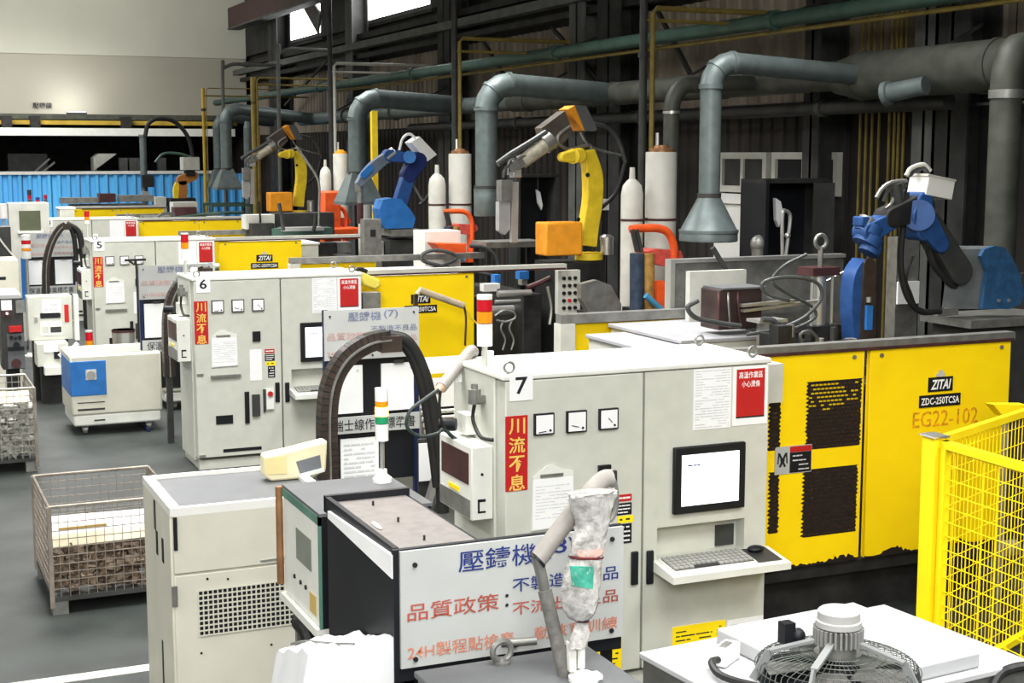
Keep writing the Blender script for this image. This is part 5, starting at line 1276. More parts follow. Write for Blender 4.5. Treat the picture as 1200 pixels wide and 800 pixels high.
# grey topped controller box on a stand
bx0, bx1, by0, by1, bz0, bz1 = 1.405, 1.83, 4.93, 5.44, 1.27, 1.70
t = thing('temperature_controller', 'grey topped control box with a display on its pale left side, beside cream cabinet', 'controller', (1.6, 5.2, 0))
B('case', bx0 + 0.004, bx1, by0, by1, bz0, bz1 - 0.012, BLACK, t)
B('top_plate', bx0 - 0.004, bx1 + 0.004, by0 - 0.006, by1 + 0.004, bz1 - 0.012, bz1, GREYB, t)
fpn = B('side_panel', bx0 - 0.002, bx0 + 0.004, by0 + 0.012, by1 - 0.004, bz0 + 0.005, bz1 - 0.045, PAINTL, t)
MB().bx(bx0 - 0.006, bx0 + 0.004, by0 - 0.002, by1, bz1 - 0.045, bz1 - 0.012).bx(bx0 - 0.006, bx0 + 0.004, by0 - 0.002, by0 + 0.012, bz0, bz1 - 0.012).build('edge_trim', PGREEN, t, smooth=False)
fx = lambda px, py: at(px, py, X=bx0 - 0.003)
a = fx(347, 612); c = fx(365, 665)
MB().bx(bx0 - 0.005, bx0 - 0.002, min(a.y, c.y), max(a.y, c.y), 1.455, 1.575).build('display', mat('lcd grey green', (0.20, 0.22, 0.18), 0.2), fpn, smooth=False)
for i, px in enumerate((346, 353, 359)):
    q = fx(px, 692 + i * 5); MB().cyl((bx0 - 0.008, q.y, 1.375), (bx0 - 0.002, q.y, 1.375), 0.009, n=8).build('knob', BLACK, fpn)
q = fx(363, 700); q2 = fx(371, 730)
MB().bx(bx0 - 0.004, bx0 - 0.002, min(q.y, q2.y), max(q.y, q2.y), 1.30, 1.375).build('yellow_label', mat('ochre label', (0.55, 0.40, 0.12), 0.6), fpn, smooth=False)
B('shelf', bx0 - 0.02, bx1, by0, by1, bz0 - 0.03, bz0, PAINTL, t)
for xx, yy in ((bx0 + 0.03, by0 + 0.03), (bx0 + 0.03, by1 - 0.05), (bx1 - 0.05, by0 + 0.03), (bx1 - 0.05, by1 - 0.05)):
    B('leg', xx, xx + 0.03, yy, yy + 0.03, 0, bz0 - 0.03, STEELD, t)
MB().cyl((bx0 - 0.015, by1 + 0.012, 1.3), (bx0 - 0.015, by1 + 0.012, bz1 - 0.01), 0.014, n=10).build('copper_pipe', COPPER, t)
MB().tube([(bx0 + 0.08, by1 - 0.1, bz0 - 0.03), (bx0 + 0.02, by1 - 0.12, 1.18), (bx0 + 0.04, by1 - 0.2, 1.1), (bx0 + 0.05, by1 - 0.2, 0.6)], 0.03, 8).build('hose', RUB, t)
sx, sy = 1.775, 5.33
t2 = signal(sx, sy, bz1, 0.21, [(PLAS, 2.1), (GRNL, 0.9), (ORLIT, 1.1), (ORL, 0.7), (PLAS, 1.6)], 0.026, 'lit stack light on a slim pole standing on the grey topped controller', 0.165)

# sign rack 8: black cabinet with a recessed top pan and the big sign in front
sy0 = 4.055; sx0 = at(468, 700, Y=sy0).x; sx1 = at(728, 690, Y=sy0).x
sz1 = at(600, 630.5, Y=sy0).z; sz0 = at(600, 763, Y=sy0).z
t = thing('sign_rack', 'nearest and biggest sign board, for machine 8, fronting a black stand with a pan', 'sign stand', (1.75, 4.4, 0), 'sign stands at the machines')
sign(t, sx0, sx1, sz0, sz1, sy0, 8)
B('frame_plate', sx0 - 0.018, sx1 + 0.002, sy0, sy0 + 0.02, sz0 - 0.045, sz1 + 0.004, BLACK, t)
pb = B('black_body', sx0 - 0.006, sx0 + 0.29, sy0 + 0.02, 4.80, 0.0, sz1 - 0.05, BLACK, t)
MB().bx(sx0 - 0.012, sx0 + 0.006, sy0 + 0.02, 4.82, sz1 - 0.05, sz1 + 0.006).bx(sx0 + 0.285, sx0 + 0.30, sy0 + 0.02, 4.82, sz1 - 0.05, sz1 - 0.02).bx(sx0 - 0.012, sx0 + 0.30, 4.80, 4.82, sz1 - 0.05, sz1 + 0.008).build('pan_rim', BLACK, t, smooth=False)
B('pan_floor', sx0 + 0.004, sx0 + 0.285, sy0 + 0.02, 4.80, sz1 - 0.05, sz1 - 0.016, mat('dusty taupe', (0.20, 0.182, 0.172), 0.6, var=0.12, scale=20), t)
MB().prism([(sx0 - 0.022, sy0 + 0.005, sz1 - 0.085), (sx0 - 0.022, sy0 + 0.005, sz1 - 0.012), (sx0 - 0.022, 4.74, sz1 - 0.03), (sx0 - 0.022, 4.74, sz1 - 0.055)], (0.016, 0, 0)).build('white_strip', PAPER, t, smooth=False)
for yy, s in ((4.7, 0.02), (4.45, 0.015), (4.2, 0.015)):
    MB().cyl((sx0 + 0.15 - s, yy, sz1 - 0.016), (sx0 + 0.15 - s, yy, sz1 + 0.0), 0.004, n=6).build('pin', DARK, t)
MB().ball((sx0 + 0.05, 4.42, sz1 - 0.012), 0.025, (0.35, 2.0, 0.25)).build('white_scrap', PAPER, t)
for xx in (sx0 + 0.02, sx1 - 0.05): B('leg', xx, xx + 0.03, sy0 + 0.02, sy0 + 0.05, 0, sz0, BLACK, t)

# grey machine top in front of the sign, with an eye bolt
pz = 1.452
pL = at(468, 795, Z=pz); pR = at(690, 757, Z=pz); pE = at(728, 790, Z=pz)
t = thing('grey_housing', 'grey steel housing top at the bottom edge, in front of the big sign', 'machine', (1.7, 3.5, 0))
hx0, hx1, hy1 = 1.40, at(690, 757, Z=pz).x, 3.93
B('housing', hx0 + 0.01, hx1 - 0.01, 3.0, hy1 - 0.01, 0, pz - 0.02, GREYB, t)
B('top', hx0, hx1, 2.98, hy1, pz - 0.02, pz, GREYB, t, bevel=0.004)
q = at(588, 778, Z=pz)
ring = [(q.x + 0.030 * math.cos(i * math.pi / 5), q.y, pz + 0.042 + 0.030 * math.sin(i * math.pi / 5)) for i in range(10)]
MB().tube(ring, 0.010, 8, k=3, closed=True).build('eye_bolt', STEELD, t)
MB().rev((q.x, q.y, pz), (0, 0, 0.02), [(0.026, 0), (0.026, 0.5), (0.016, 0.6), (0.014, 1)], 12).build('eye_bolt_foot', STEELD, t)
q2 = at(618, 764, Z=pz); MB().cyl(q + V(0.05, 0.12, 0.02), q + V(0.16, 0.10, 0.02), 0.013, n=10).build('lying_pin', STEELD, t)
# foam sleeved hose arm
f = PX(3.72)
t = thing('sleeved_hose', 'braided hose leading up into a bent grey foam sleeve in front of the sign', 'hose', f(665, 800))
MB().tube([f(676, 850), f(664, 800), f(650, 740), f(638, 690)], 0.021, 12).build('braided_hose', BRAID, t)
MB().tube([f(640, 700), f(634, 672), f(629, 652)], 0.017, 12).build('metal_pipe', STEELD, t)
MB().tube([f(630, 656), f(655, 622), f(690, 578), f(707, 562), f(716, 560)], 0.027, 14).build('foam_sleeve', FOAM, t)
MB().cyl(f(631, 655), f(629, 657), 0.029, n=14).build('sleeve_rim', BLACK, t)
MB().tube([f(712, 557), f(719, 566), f(721, 590), f(716, 606), f(706, 612)], 0.012, 8).build('bent_conduit', STEELD, t)
MB().bar(f(720, 551), f(721, 600), 0.012).build('strap', DARK, t, smooth=False)
# bagged stack light
f = PX(3.66)
t = thing('bagged_signal_tower', 'stack light wrapped in clear white film with a green print, on a white clamp foot', 'signal light', f(690, 782))
def blob(pts, m, name, sq=0.75, seed=1, rough=0.05):
    R = random.Random(seed); b = MB(); n = 24; ph = [R.uniform(0, 6.28) for _ in range(6)]
    P = [(f((l + r) / 2, y_), (f(r, y_).x - f(l, y_).x) / 2) for (l, r, y_) in pts]
    # refine
    C = spline([p[0] for p in P], 5); Rr = spline([(p[1], 0, 0) for p in P], 5); o = 0
    for i, c in enumerate(C):
        for j in range(n):
            a = 2 * math.pi * j / n
            k = 1 + rough * (math.sin(5 * a + ph[0] + i * 0.7) + 0.7 * math.sin(9 * a + ph[1] - i * 1.3) + 0.6 * math.sin(3 * a + i * 0.4 + ph[2]))
            b.v.append(c + V(math.cos(a) * Rr[i].x * k, math.sin(a) * Rr[i].x * sq * k, 0.002 * math.sin(7 * a + i)))
    for i in range(len(C) - 1):
        for j in range(n):
            j2 = (j + 1) % n; b.f.append([i * n + j, i * n + j2, (i + 1) * n + j2, (i + 1) * n + j])
    b.f.append(list(range(n))); b.f.append([(len(C) - 1) * n + j for j in range(n)][::-1])
    return b.build(name, m, t)
blob([(666, 721, 576), (667, 721, 581), (672, 717, 598), (675, 714, 615), (670, 709, 632), (669, 707, 648), (672, 705, 652)], WRAP, 'upper_bag', 0.5, 2)
blob([(669, 706, 652), (662, 704, 668), (658, 702, 690), (660, 700, 710), (667, 695, 722), (676, 688, 727)], WRAP, 'lower_bag', 0.6, 5, 0.03)
blob([(676, 687, 727), (670, 690, 742), (666, 688, 758)], WRAP, 'bag_tail', 0.6, 8, 0.06)
ringp = [f(687 + 18.5 * math.cos(a * math.pi / 8), 652) + V(0, 0.028 * math.sin(a * math.pi / 8), 0) for a in range(16)]
MB().tube(ringp, 0.0045, 6, k=1, closed=True).build('rubber_band', mat('dark red rubber', (0.10, 0.015, 0.015), 0.5), t)
ringp = [f(682 + 7 * math.cos(a * math.pi / 8), 727) + V(0, 0.012 * math.sin(a * math.pi / 8), 0) for a in range(16)]
MB().tube(ringp, 0.004, 6, k=1, closed=True).build('rubber_band', MAROON, t)
blob([(670.5, 707, 641), (670, 707.5, 648), (671, 706, 652)], TAPE, 'pink_tape', 0.54, 3, 0.03)
gq = [f(668, 663, -0.042), f(696, 664, -0.040), f(695, 690, -0.040), f(671, 686, -0.042)]
MB().prism(gq, (0, 0.003, 0)).build('green_print', TEAL, t, smooth=False)
MB().cyl(f(681, 782), f(682, 735), 0.011, n=12).build('pole', WHITE, t)
fz = f(684, 783)
MB().rev((fz.x, fz.y, pz), (0, 0, 0.025), [(0.045, 0), (0.045, 0.5), (0.03, 0.8), (0.02, 1)], 18).build('foot', WHITE, t)
MB().prism([f(666, 752, 0.01), f(676, 756, 0.01), f(676, 788, 0.01), f(668, 788, 0.01)], (0, 0.02, 0)).build('clamp_plate', WHITE, t, bevel=0.003)
MB().bx(fz.x - 0.01, fz.x + 0.05, fz.y - 0.03, fz.y + 0.01, pz, pz + 0.02).build('clamp_arm', WHITE, t, bevel=0.005)
# white tarp covered block
tz_ = 1.53
Rt = random.Random(4)
A_ = at(332, 765, Z=tz_); C_ = at(468, 742, Z=tz_ + 0.02)
nx, ny = 16, 12; b = MB()
x0_, x1_, y0_, y1_ = 1.075, 1.383, 4.06, 4.44
vs = []
for j in range(ny + 1):
    for i in range(nx + 1):
        uu, vv = i / nx, j / ny
        x = x0_ + (x1_ - x0_) * uu; y_ = y0_ + (y1_ - y0_) * vv
        z = 1.515 - 0.25 * (y_ - 4.06) - 0.06 * (x1_ - x) + 0.009 * math.sin(9 * uu + 4 * vv) + 0.008 * math.sin(15 * vv - 7 * uu) + Rt.uniform(-.004, .004)
        if uu < 0.12: z -= (0.12 - uu) * 1.6
        if vv > 0.94: z -= (vv - 0.94) * 0.4
        vs.append((x, y_, z))
b.add(vs, [(j * (nx + 1) + i, j * (nx + 1) + i + 1, (j + 1) * (nx + 1) + i + 1, (j + 1) * (nx + 1) + i) for j in range(ny) for i in range(nx)])
t = thing('tarp_covered_block', 'block under a crumpled white sheet at the bottom left of the big sign', 'covered block', ((x0_ + x1_) / 2, (y0_ + y1_) / 2, 0))
b.build('white_sheet', CLOTH, t)
k = nx + 1
sk = MB(); L0 = [vs[j * k] for j in range(ny + 1)]; B0 = [vs[ny * k + i] for i in range(nx + 1)]
F0 = [vs[i] for i in range(nx + 1)]
for E_ in (L0, B0, F0):
    n = len(E_); sk.add(E_ + [(min(1.383, p[0] - 0.012 + 0.012 * math.sin(i * 1.7)), p[1] + (0.006 * math.sin(i) if E_ is not F0 else 0.004 * math.sin(i * 1.3)), 0.9) for i, p in enumerate(E_)], [(i, i + 1, n + i + 1, n + i) for i in range(n - 1)])
sk.build('sheet_side', CLOTH, t)
B('block', x0_ + 0.03, x1_ - 0.01, y0_ + 0.03, y1_ - 0.03, 0, 1.33, DARKG, t)
MB().tube([(1.16, y1_ - 0.01, 1.41), (1.19, 4.35, 1.44), (1.23, 4.2, 1.475), (1.26, 4.07, 1.51)], 0.004, 6).build('cord', STEELD, t)

# ------------------------------------------------------------------ fan unit at the bottom right
fz1 = 1.50
Bk = at(1036, 709, Z=fz1); Rr_ = at(1178, 775, Z=fz1)
ang = math.radians(5)
ex = V(math.cos(ang), math.sin(ang), 0); ey = V(-math.sin(ang), math.cos(ang), 0)
Wf = (Bk - at(804, 791, Z=fz1)).dot(ex) - 0.0; Df = 0.60
org = Bk - ex * Wf - ey * Df   # front-left corner
def FP(a, b, z): return V(org.x, org.y, 0) + ex * a + ey * b + V(0, 0, z)
ctr = at(981, 789, Z=fz1 + 0.06)
t = thing('exhaust_fan_unit', 'white metal box with a round wire guarded exhaust fan on top, bottom right', 'fan', V(ctr.x, ctr.y, 0))
def fbox(a0, a1, b0, b1, z0, z1): 
    return MB().prism([FP(a0, b0, z0), FP(a1, b0, z0), FP(a1, b1, z0), FP(a0, b1, z0)], (0, 0, z1 - z0))
fbox(0, Wf, 0, Df, 0, fz1 - 0.02).build('box', STEELD, t, smooth=False)
fbox(-0.01, Wf + 0.01, -0.01, Df + 0.01, fz1 - 0.02, fz1).build('top_plate', mat('fan box paint', (0.46, 0.47, 0.48)), t, bevel=0.004)
d_ = ctr - V(org.x, org.y, 0); ca, cb_ = d_.dot(ex), d_.dot(ey)
RG = 0.225
fa = Wf - (Bk - at(872, 770, Z=fz1)).dot(ex); fb = Df - (Bk - at(1125, 768, Z=fz1)).dot(ey)
fbox(fa, Wf - 0.17, max(0.02, min(fb, cb_ - RG - 0.02)), Df - 0.04, fz1, fz1 + 0.05).build('raised_frame', mat('fan box paint', (0.46, 0.47, 0.48), 0.5, var=0.05), t, bevel=0.008)
cz = fz1 + 0.05; c0 = V(ctr.x, ctr.y, 0)
MB().cyl(c0 + V(0, 0, cz + 0.002), c0 + V(0, 0, cz + 0.004), RG, n=36).build('dark_opening', BLACK, t)
for i in range(5):
    a = 2 * math.pi * i / 5
    p0 = c0 + V(math.cos(a) * 0.06, math.sin(a) * 0.06, cz + 0.02); p1 = c0 + V(math.cos(a + 0.25) * 0.2, math.sin(a + 0.25) * 0.2, cz + 0.02)
    side = V(-math.sin(a + .2), math.cos(a + .2), 0) * 0.055
    MB().prism([p0 - side * 0.6, p0 + side * 0.6 + V(0, 0, 0.012), p1 + side * 1.3 + V(0, 0, 0.014), p1 - side * 1.3], (0, 0, 0.003)).build('blade', STEELD, t, smooth=False)
gw = MB()
def gz(r): return cz + 0.03 + 0.045 * math.sqrt(max(0, 1 - (r / RG) ** 2))
for i in range(64):
    a = 2 * math.pi * i / 64
    gw.tube([c0 + V(math.cos(a) * r, math.sin(a) * r, gz(r) if r < RG else cz) for r in (0.065, 0.11, 0.16, 0.195, 0.215, RG)], 0.0013, 4, smooth=False)
for r in (0.08, 0.105, 0.13, 0.155, 0.18, 0.205, 0.225):
    gw.tube([c0 + V(math.cos(i * math.pi / 18) * r, math.sin(i * math.pi / 18) * r, gz(r)) for i in range(36)], 0.0014, 4, smooth=False, closed=True)
gw.build('wire_guard', mat('guard wire', (0.075, 0.085, 0.075), 0.4, 0.3), t, kind='stuff')
mz = cz + 0.06
MB().cyl(c0 + V(0, 0, mz), c0 + V(0, 0, mz + 0.08), 0.050, n=28).build('motor_body', STEELD, t)
b = MB()
for i in range(30):
    a = 2 * math.pi * i / 30
    p = c0 + V(math.cos(a) * 0.056, math.sin(a) * 0.056, mz + 0.062)
    b.box(p, (0.026, 0.006, 0.045), Matrix.Rotation(a, 3, 'Z'))
b.build('cooling_fins', mat('motor grey', (0.22, 0.22, 0.215), 0.45, var=0.12), t, smooth=False)
MB().rev(c0 + V(0, 0, mz + 0.088), (0, 0, 0.045), [(0.063, 0), (0.063, 0.35), (0.058, 0.4), (0.058, 0.9), (0.053, 1)], 30).build('motor_cap', mat('pale grey cap', (0.40, 0.40, 0.39), 0.45), t)
for a in (40, 160, 215, 300):
    a = math.radians(a); dd = V(math.cos(a), math.sin(a), 0); sd = V(-dd.y, dd.x, 0)
    MB().bar(c0 + dd * 0.055 + V(0, 0, mz + 0.05), c0 + dd * 0.19 + V(0, 0, mz + 0.02), 0.02, 0.008).bar(c0 + dd * 0.19 + V(0, 0, mz + 0.02), c0 + dd * 0.235 + V(0, 0, cz), 0.022, 0.008, side=tuple(sd)).build('motor_bracket', mat('bracket grey', (0.22, 0.23, 0.23), 0.4), t, smooth=False)
p_ = c0 + V(-0.10, 0.10, mz + 0.05)
MB().box(p_, (0.035, 0.035, 0.06)).ball(p_ + V(0.03, -0.01, -.01), 0.022).build('terminal_box', BLACK, t)
q = at(850, 768, Z=fz1 + 0.02)
q = at(850, 776, Z=fz1)
t = thing('inline_switch', 'cream switch box on a black cable lying at the left of the fan unit', 'switch', q)
RS = Matrix.Rotation(math.radians(35), 3, 'Z')
MB().box(q + V(0, 0, 0.028), (0.11, 0.05, 0.05), RS).build('case', PLAS, t, bevel=0.005)
MB().box(q + V(0.0, 0, 0.054), (0.05, 0.022, 0.008), RS).build('rocker', STEELD, t, bevel=0.002)
MB().tube([q + RS @ V(-0.05, 0, 0.025), q + RS @ V(-0.10, 0, 0.03), q + RS @ V(-0.16, -0.06, 0.02), q + RS @ V(-0.17, -0.2, 0.012)], 0.011, 8).build('cable', RUB, t)
q = at(1180, 792, Z=fz1)
t = thing('black_cable', 'black cable arching over the bottom right corner of the fan unit', 'cable', q)
MB().tube([at(1160, 810, Z=1.45), at(1172, 790, Z=1.48), at(1190, 782, Z=1.5), at(1215, 779, Z=1.5)], 0.014, 8).build('cable', RUB, t)

# ------------------------------------------------------------------ yellow mesh cage
c1 = at(1097, 513, Z=1.5)
CX_, CY_ = c1.x, c1.y
t = thing('mesh_fence', 'yellow wire mesh safety fence turning a corner at the right edge', 'fence', (CX_, CY_, 0))
MB().bx(CX_ - 0.05, CX_ + 0.03, CY_ - 0.05, CY_ + 0.05, 0, 1.51).build('corner_post', YELC, t, bevel=0.004)
B('post_cap', CX_ - 0.06, CX_ + 0.04, CY_ - 0.06, CY_ + 0.06, 1.51, 1.52, STEEL, t)
def panel(p, q, z0, z1, wire_dx, wire_dz, post=True):
    p, q = V(p[0], p[1], 0), V(q[0], q[1], 0); d = (q - p); L_ = d.length; d.normalize()
    fr = MB().bar(p + V(0, 0, z1 - 0.02), q + V(0, 0, z1 - 0.02), 0.04).bar(p + V(0, 0, z0), q + V(0, 0, z0), 0.04)
    fr.bar(p + d * 0.03 + V(0, 0, z0), p + d * 0.03 + V(0, 0, z1), 0.04).bar(q - d * 0.03 + V(0, 0, z0), q - d * 0.03 + V(0, 0, z1), 0.04)
    fr.build('panel_frame', YELC, t, smooth=False)
    b = MB(); s = wire_dx
    while s < L_: b.bar(p + d * s + V(0, 0, z0), p + d * s + V(0, 0, z1), 0.004); s += wire_dx
    z = z0 + wire_dz
    while z < z1: b.bar(p + V(0, 0, z), q + V(0, 0, z), 0.004); z += wire_dz
    b.build('wire_mesh', YELC, t, smooth=False, kind='stuff')
E1 = (CX_ - 0.07, CY_ - 1.6)
panel((CX_, CY_ - 0.05), E1, 0.10, 1.5, 0.11, 0.075)
E2 = (CX_ + 1.35, CY_ + 0.62)
panel((CX_ + 0.03, CY_ + 0.02), E2, 0.10, 1.5, 0.05, 0.10)
MB().bx(E1[0] - 0.03, E1[0] + 0.03, E1[1] - 0.04, E1[1] + 0.04, 0, 1.55).build('post', YELC, t, smooth=False)
MB().bx(E2[0] - 0.03, E2[0] + 0.03, E2[1] - 0.04, E2[1] + 0.04, 0, 1.55).build('post', YELC, t, smooth=False)
pm = at(1190, 740, X=CX_ - 0.02)
for dz_ in (0, 0.055):
    a = at(1132, 758, X=CX_ - 0.03); c = at(1195, 722, X=CX_ - 0.03)
    a = V(CX_ - 0.03, CY_ - 0.45, 0.42 - dz_); c = V(CX_ - 0.05, CY_ - 1.0, 0.62 - dz_)
    MB().bar(a, c, 0.03).build('brace_bar', YELC, t, smooth=False)
q = at(1182, 642, Y=6.6)
t = thing('valve_head', 'small grey valve head behind the yellow mesh', 'valve', (q.x, 6.6, 0))
MB().cyl((q.x - 0.06, 6.6, q.z), (q.x + 0.05, 6.6, q.z), 0.05, n=14).build('head', STEELD, t)
MB().cyl((q.x, 6.6, 0), (q.x, 6.6, q.z), 0.025, n=10).build('stem', DARK, t)
q = at(1178, 484, Y=7.0)
t = thing('yellow_funnel', 'yellow funnel shaped scoop above the mesh fence at the right edge', 'funnel', (q.x, 7.0, 0))
MB().prism([at(1164, 474, Y=7.0), at(1204, 474, Y=7.0), at(1204, 486, Y=7.0), at(1176, 488, Y=7.0)], (0, 0.08, 0)).build('scoop', YELC, t, smooth=False)
MB().cyl((q.x + 0.1, 7.1, 0), (q.x + 0.1, 7.1, at(1190, 486, Y=7.0).z), 0.02, n=8).build('stand', STEELD, t)

# ------------------------------------------------------------------ wire baskets on the floor
def basket(x0_, x1_, y0_, y1_, zb, zt, label, mt, dx, dz, feet=0.12, wire=0.004):
    t = thing('wire_basket', label, 'basket', ((x0_ + x1_) / 2, (y0_ + y1_) / 2, 0), 'wire baskets with castings')
    MB().tube([(x0_, y0_, zt), (x1_, y0_, zt), (x1_, y1_, zt), (x0_, y1_, zt)], 0.011, 6, smooth=False, closed=True).build('rim', mt, t)
    b = MB()
    for (p, q) in (((x0_, y0_), (x1_, y0_)), ((x0_, y1_), (x1_, y1_)), ((x0_, y0_), (x0_, y1_)), ((x1_, y0_), (x1_, y1_))):
        L_ = math.hypot(q[0] - p[0], q[1] - p[1]); n = int(L_ / dx)
        for i in range(1, n):
            x = p[0] + (q[0] - p[0]) * i / n; y_ = p[1] + (q[1] - p[1]) * i / n
            b.bx(x - wire / 2, x + wire / 2, y_ - wire / 2, y_ + wire / 2, zb, zt)
        z = zb + dz
        while z < zt - 0.01:
            b.bar((p[0], p[1], z), (q[0], q[1], z), wire * 1.3); z += dz
    b.build('wire_mesh', mt, t, smooth=False, kind='stuff')
    for x in (x0_, x1_):
        for y_ in (y0_, y1_): MB().bx(x - 0.014, x + 0.014, y_ - 0.014, y_ + 0.014, 0.05, zt).build('corner_post', WIRER, t, smooth=False)
    B('base', x0_, x1_, y0_, y1_, zb - 0.03, zb, DARKG, t)
    for x in (x0_ + 0.05, x1_ - 0.05):
        for y_ in (y0_ + 0.06, y1_ - 0.06): B('foot', x - 0.05, x + 0.05, y_ - 0.05, y_ + 0.05, 0, zb - 0.03, STEELD, t)
    return t
def castings(x0_, x1_, y0_, y1_, zb, zt, n, mats, label, seed, sz=0.07):
    R = random.Random(seed); b = MB()
    for i in range(n):
        c = (R.uniform(x0_ + .04, x1_ - .04), R.uniform(y0_ + .04, y1_ - .04), R.uniform(zb + 0.03, zt))
        if R.random() < 0.75: c = (c[0], y0_ + R.uniform(0.05, 0.12), c[2])
        e = Matrix.Rotation(R.uniform(0, 3), 3, 'Z') @ Matrix.Rotation(R.uniform(0, 3), 3, 'X')
        b.box(c, (sz * R.uniform(.6, 1.6), sz * R.uniform(.4, .9), sz * R.uniform(.3, .8)), e)
    o = b.build('castings', mats, None, smooth=False, kind='stuff')
    return tag(o, label, 'castings')
bx0, by0 = at(63, 723, Z=0).x, at(66, 721, Z=0).y
basket(bx0, bx0 + 0.80, by0, by0 + 1.0, 0.12, 0.72, 'rusty wire mesh basket with a white sheet inside, left foreground', WIRER, 0.055, 0.055)
castings(bx0, bx0 + 0.8, by0, by0 + 1.0, 0.12, 0.44, 420, CAST, 'brown castings piled in the left foreground wire basket', 7, 0.06)
a = at(66, 635, Y=by0 + 0.03)
t = thing('white_sheet', 'white sheets standing against the front of the foreground basket', 'sheet', (bx0 + 0.4, by0 + 0.1, 0.44))
MB().prism([(bx0 + 0.02, by0 + 0.03, 0.46), (bx0 + 0.78, by0 + 0.03, 0.46), (bx0 + 0.78, by0 + 0.12, 0.62), (bx0 + 0.02, by0 + 0.12, 0.63)], (0, 0.012, 0)).build('sheet', PAPER, t, smooth=False)
MB().prism([(bx0 + 0.02, by0 + 0.015, 0.45), (bx0 + 0.78, by0 + 0.015, 0.46), (bx0 + 0.78, by0 + 0.06, 0.53), (bx0 + 0.02, by0 + 0.06, 0.52)], (0, 0.01, 0)).build('cream_sheet', mat('cream card', (0.75, 0.68, 0.5), 0.7), t, smooth=False)
B('wood_strip', bx0 + 0.06, bx0 + 0.36, by0 + 0.012, by0 + 0.03, 0.555, 0.575, mat('tan strip', (0.45, 0.30, 0.10), 0.6), t)
q0 = at(44, 552, Z=0)
basket(q0.x - 0.75, q0.x, q0.y, q0.y + 0.9, 0.13, 0.80, 'wire basket heaped with bright castings at the left edge', WIRE, 0.06, 0.06, wire=0.005)
castings(q0.x - 0.75, q0.x, q0.y, q0.y + 0.9, 0.14, 0.62, 420, CASTG, 'mixed bright castings heaped in the left edge wire basket', 9, 0.08)
t = thing('cream_card', 'cream card laid over the castings in the left edge basket', 'card', (q0.x - 0.4, q0.y + 0.3, 0.64))
MB().prism([(q0.x - 0.72, q0.y + 0.03, 0.66), (q0.x - 0.04, q0.y + 0.03, 0.66), (q0.x - 0.04, q0.y + 0.12, 0.76), (q0.x - 0.72, q0.y + 0.12, 0.76)], (0, 0.01, 0)).build('card', mat('cream card', (0.75, 0.68, 0.5), 0.7), t, smooth=False)

# ------------------------------------------------------------------ white and blue units
def unit(x0_, y0_, w_, label):
    t = thing('mould_heater', label, 'machine', (x0_ + w_ / 2, y0_ + 0.4, 0), 'white and blue units')
    B('body', x0_, x0_ + w_, y0_, y0_ + 0.85, 0.22, 0.86, CREAM, t, bevel=0.02)
    B('skirt', x0_ + 0.02, x0_ + w_ - 0.02, y0_ + 0.01, y0_ + 0.83, 0.10, 0.22, PAINTL, t, bevel=0.02)
    B('blue_panel', x0_ - 0.004, x0_ + w_ * 0.385, y0_ - 0.01, y0_ + 0.80, 0.43, 0.80, BLUEP, t, bevel=0.006)
    q = x0_ + w_ * 0.22
    pb = MB().bx(q - 0.055, q + 0.055, y0_ - 0.018, y0_ - 0.01, 0.60, 0.71).build('gauge_plate', WHITED, t, smooth=False)
    MB().cyl((q, y0_ - 0.03, 0.655), (q, y0_ - 0.018, 0.655), 0.045, n=14).build('gauge', STEEL, pb)
    for z in (0.35, 0.27): MB().bx(x0_ + 0.06, x0_ + w_ * 0.36, y0_ - 0.004, y0_, z, z + (0.01 if z > 0.3 else 0.02)).build('slot', DARKG, t, smooth=False)
    MB().bx(x0_ + w_ * 0.24, x0_ + w_ * 0.36, y0_ + 0.004, y0_ + 0.012, 0.15, 0.165).build('slot', DARKG, t, smooth=False)
    MB().bx(x0_ + w_ * 0.4, x0_ + w_ * 0.92, y0_ + 0.1, y0_ + 0.6, 0.86, 0.865).build('top_grille', mat('grey mesh', (0.25, 0.26, 0.22), 0.6), t, smooth=False)
    for x in (x0_ + 0.14, x0_ + w_ - 0.14):
        for y_ in (y0_ + 0.1, y0_ + 0.7):
            MB().cyl((x - 0.02, y_, 0.05), (x + 0.02, y_, 0.05), 0.05, n=12).bx(x - 0.03, x + 0.03, y_ - 0.03, y_ + 0.03, 0.05, 0.10).build('caster', STEELD, t)
a = at(84, 522, Z=0)
unit(1.80, 15.75, 0.95, 'white machine with a blue corner panel and a round gauge, on casters')
unit(at(191, 450, Y=16.9).x, 16.9, 0.95, 'second white and blue machine mostly hidden behind cabinet 6')

# ------------------------------------------------------------------ left middle clutter
def box_px(name, p0, p1, Y, depth, m, label, cat, zfoot=0.0, bevel=0.006, **k):
    a = at(*p0, Y=Y); c = at(*p1, Y=Y)
    t = thing(name, label, cat, ((a.x + c.x) / 2, Y + depth / 2, 0))
    o = B('case', a.x, c.x, Y, Y + depth, c.z, a.z, m, t, bevel=bevel)
    B('stand', a.x + 0.05, c.x - 0.05, Y + depth * 0.3, Y + depth * 0.8, 0, c.z, DARK, t)
    return t, o, a, c
t, o, a, c = box_px('switch_cabinet', (32, 348), (86, 397), 18.2, 0.3, PAINT, 'small grey switch box with a white label and red strip, at the left', 'control box')
f = PX(18.19)
def on18(n_, p0, p1, m, dep=0.006, par=None):
    A_ = at(*p0, Y=18.2); C_ = at(*p1, Y=18.2)
    return MB().bx(A_.x, C_.x, 18.2 - dep, 18.2, C_.z, A_.z).build(n_, m, par or o, smooth=False)
l1 = on18('white_label', (49, 351), (72, 367), PAPER); A_ = at(51, 353, Y=18.2); C_ = at(70, 365, Y=18.2)
lines(A_.x, C_.x, C_.z, A_.z, 2, 18.19, INKG, o, 2, th=0.2)
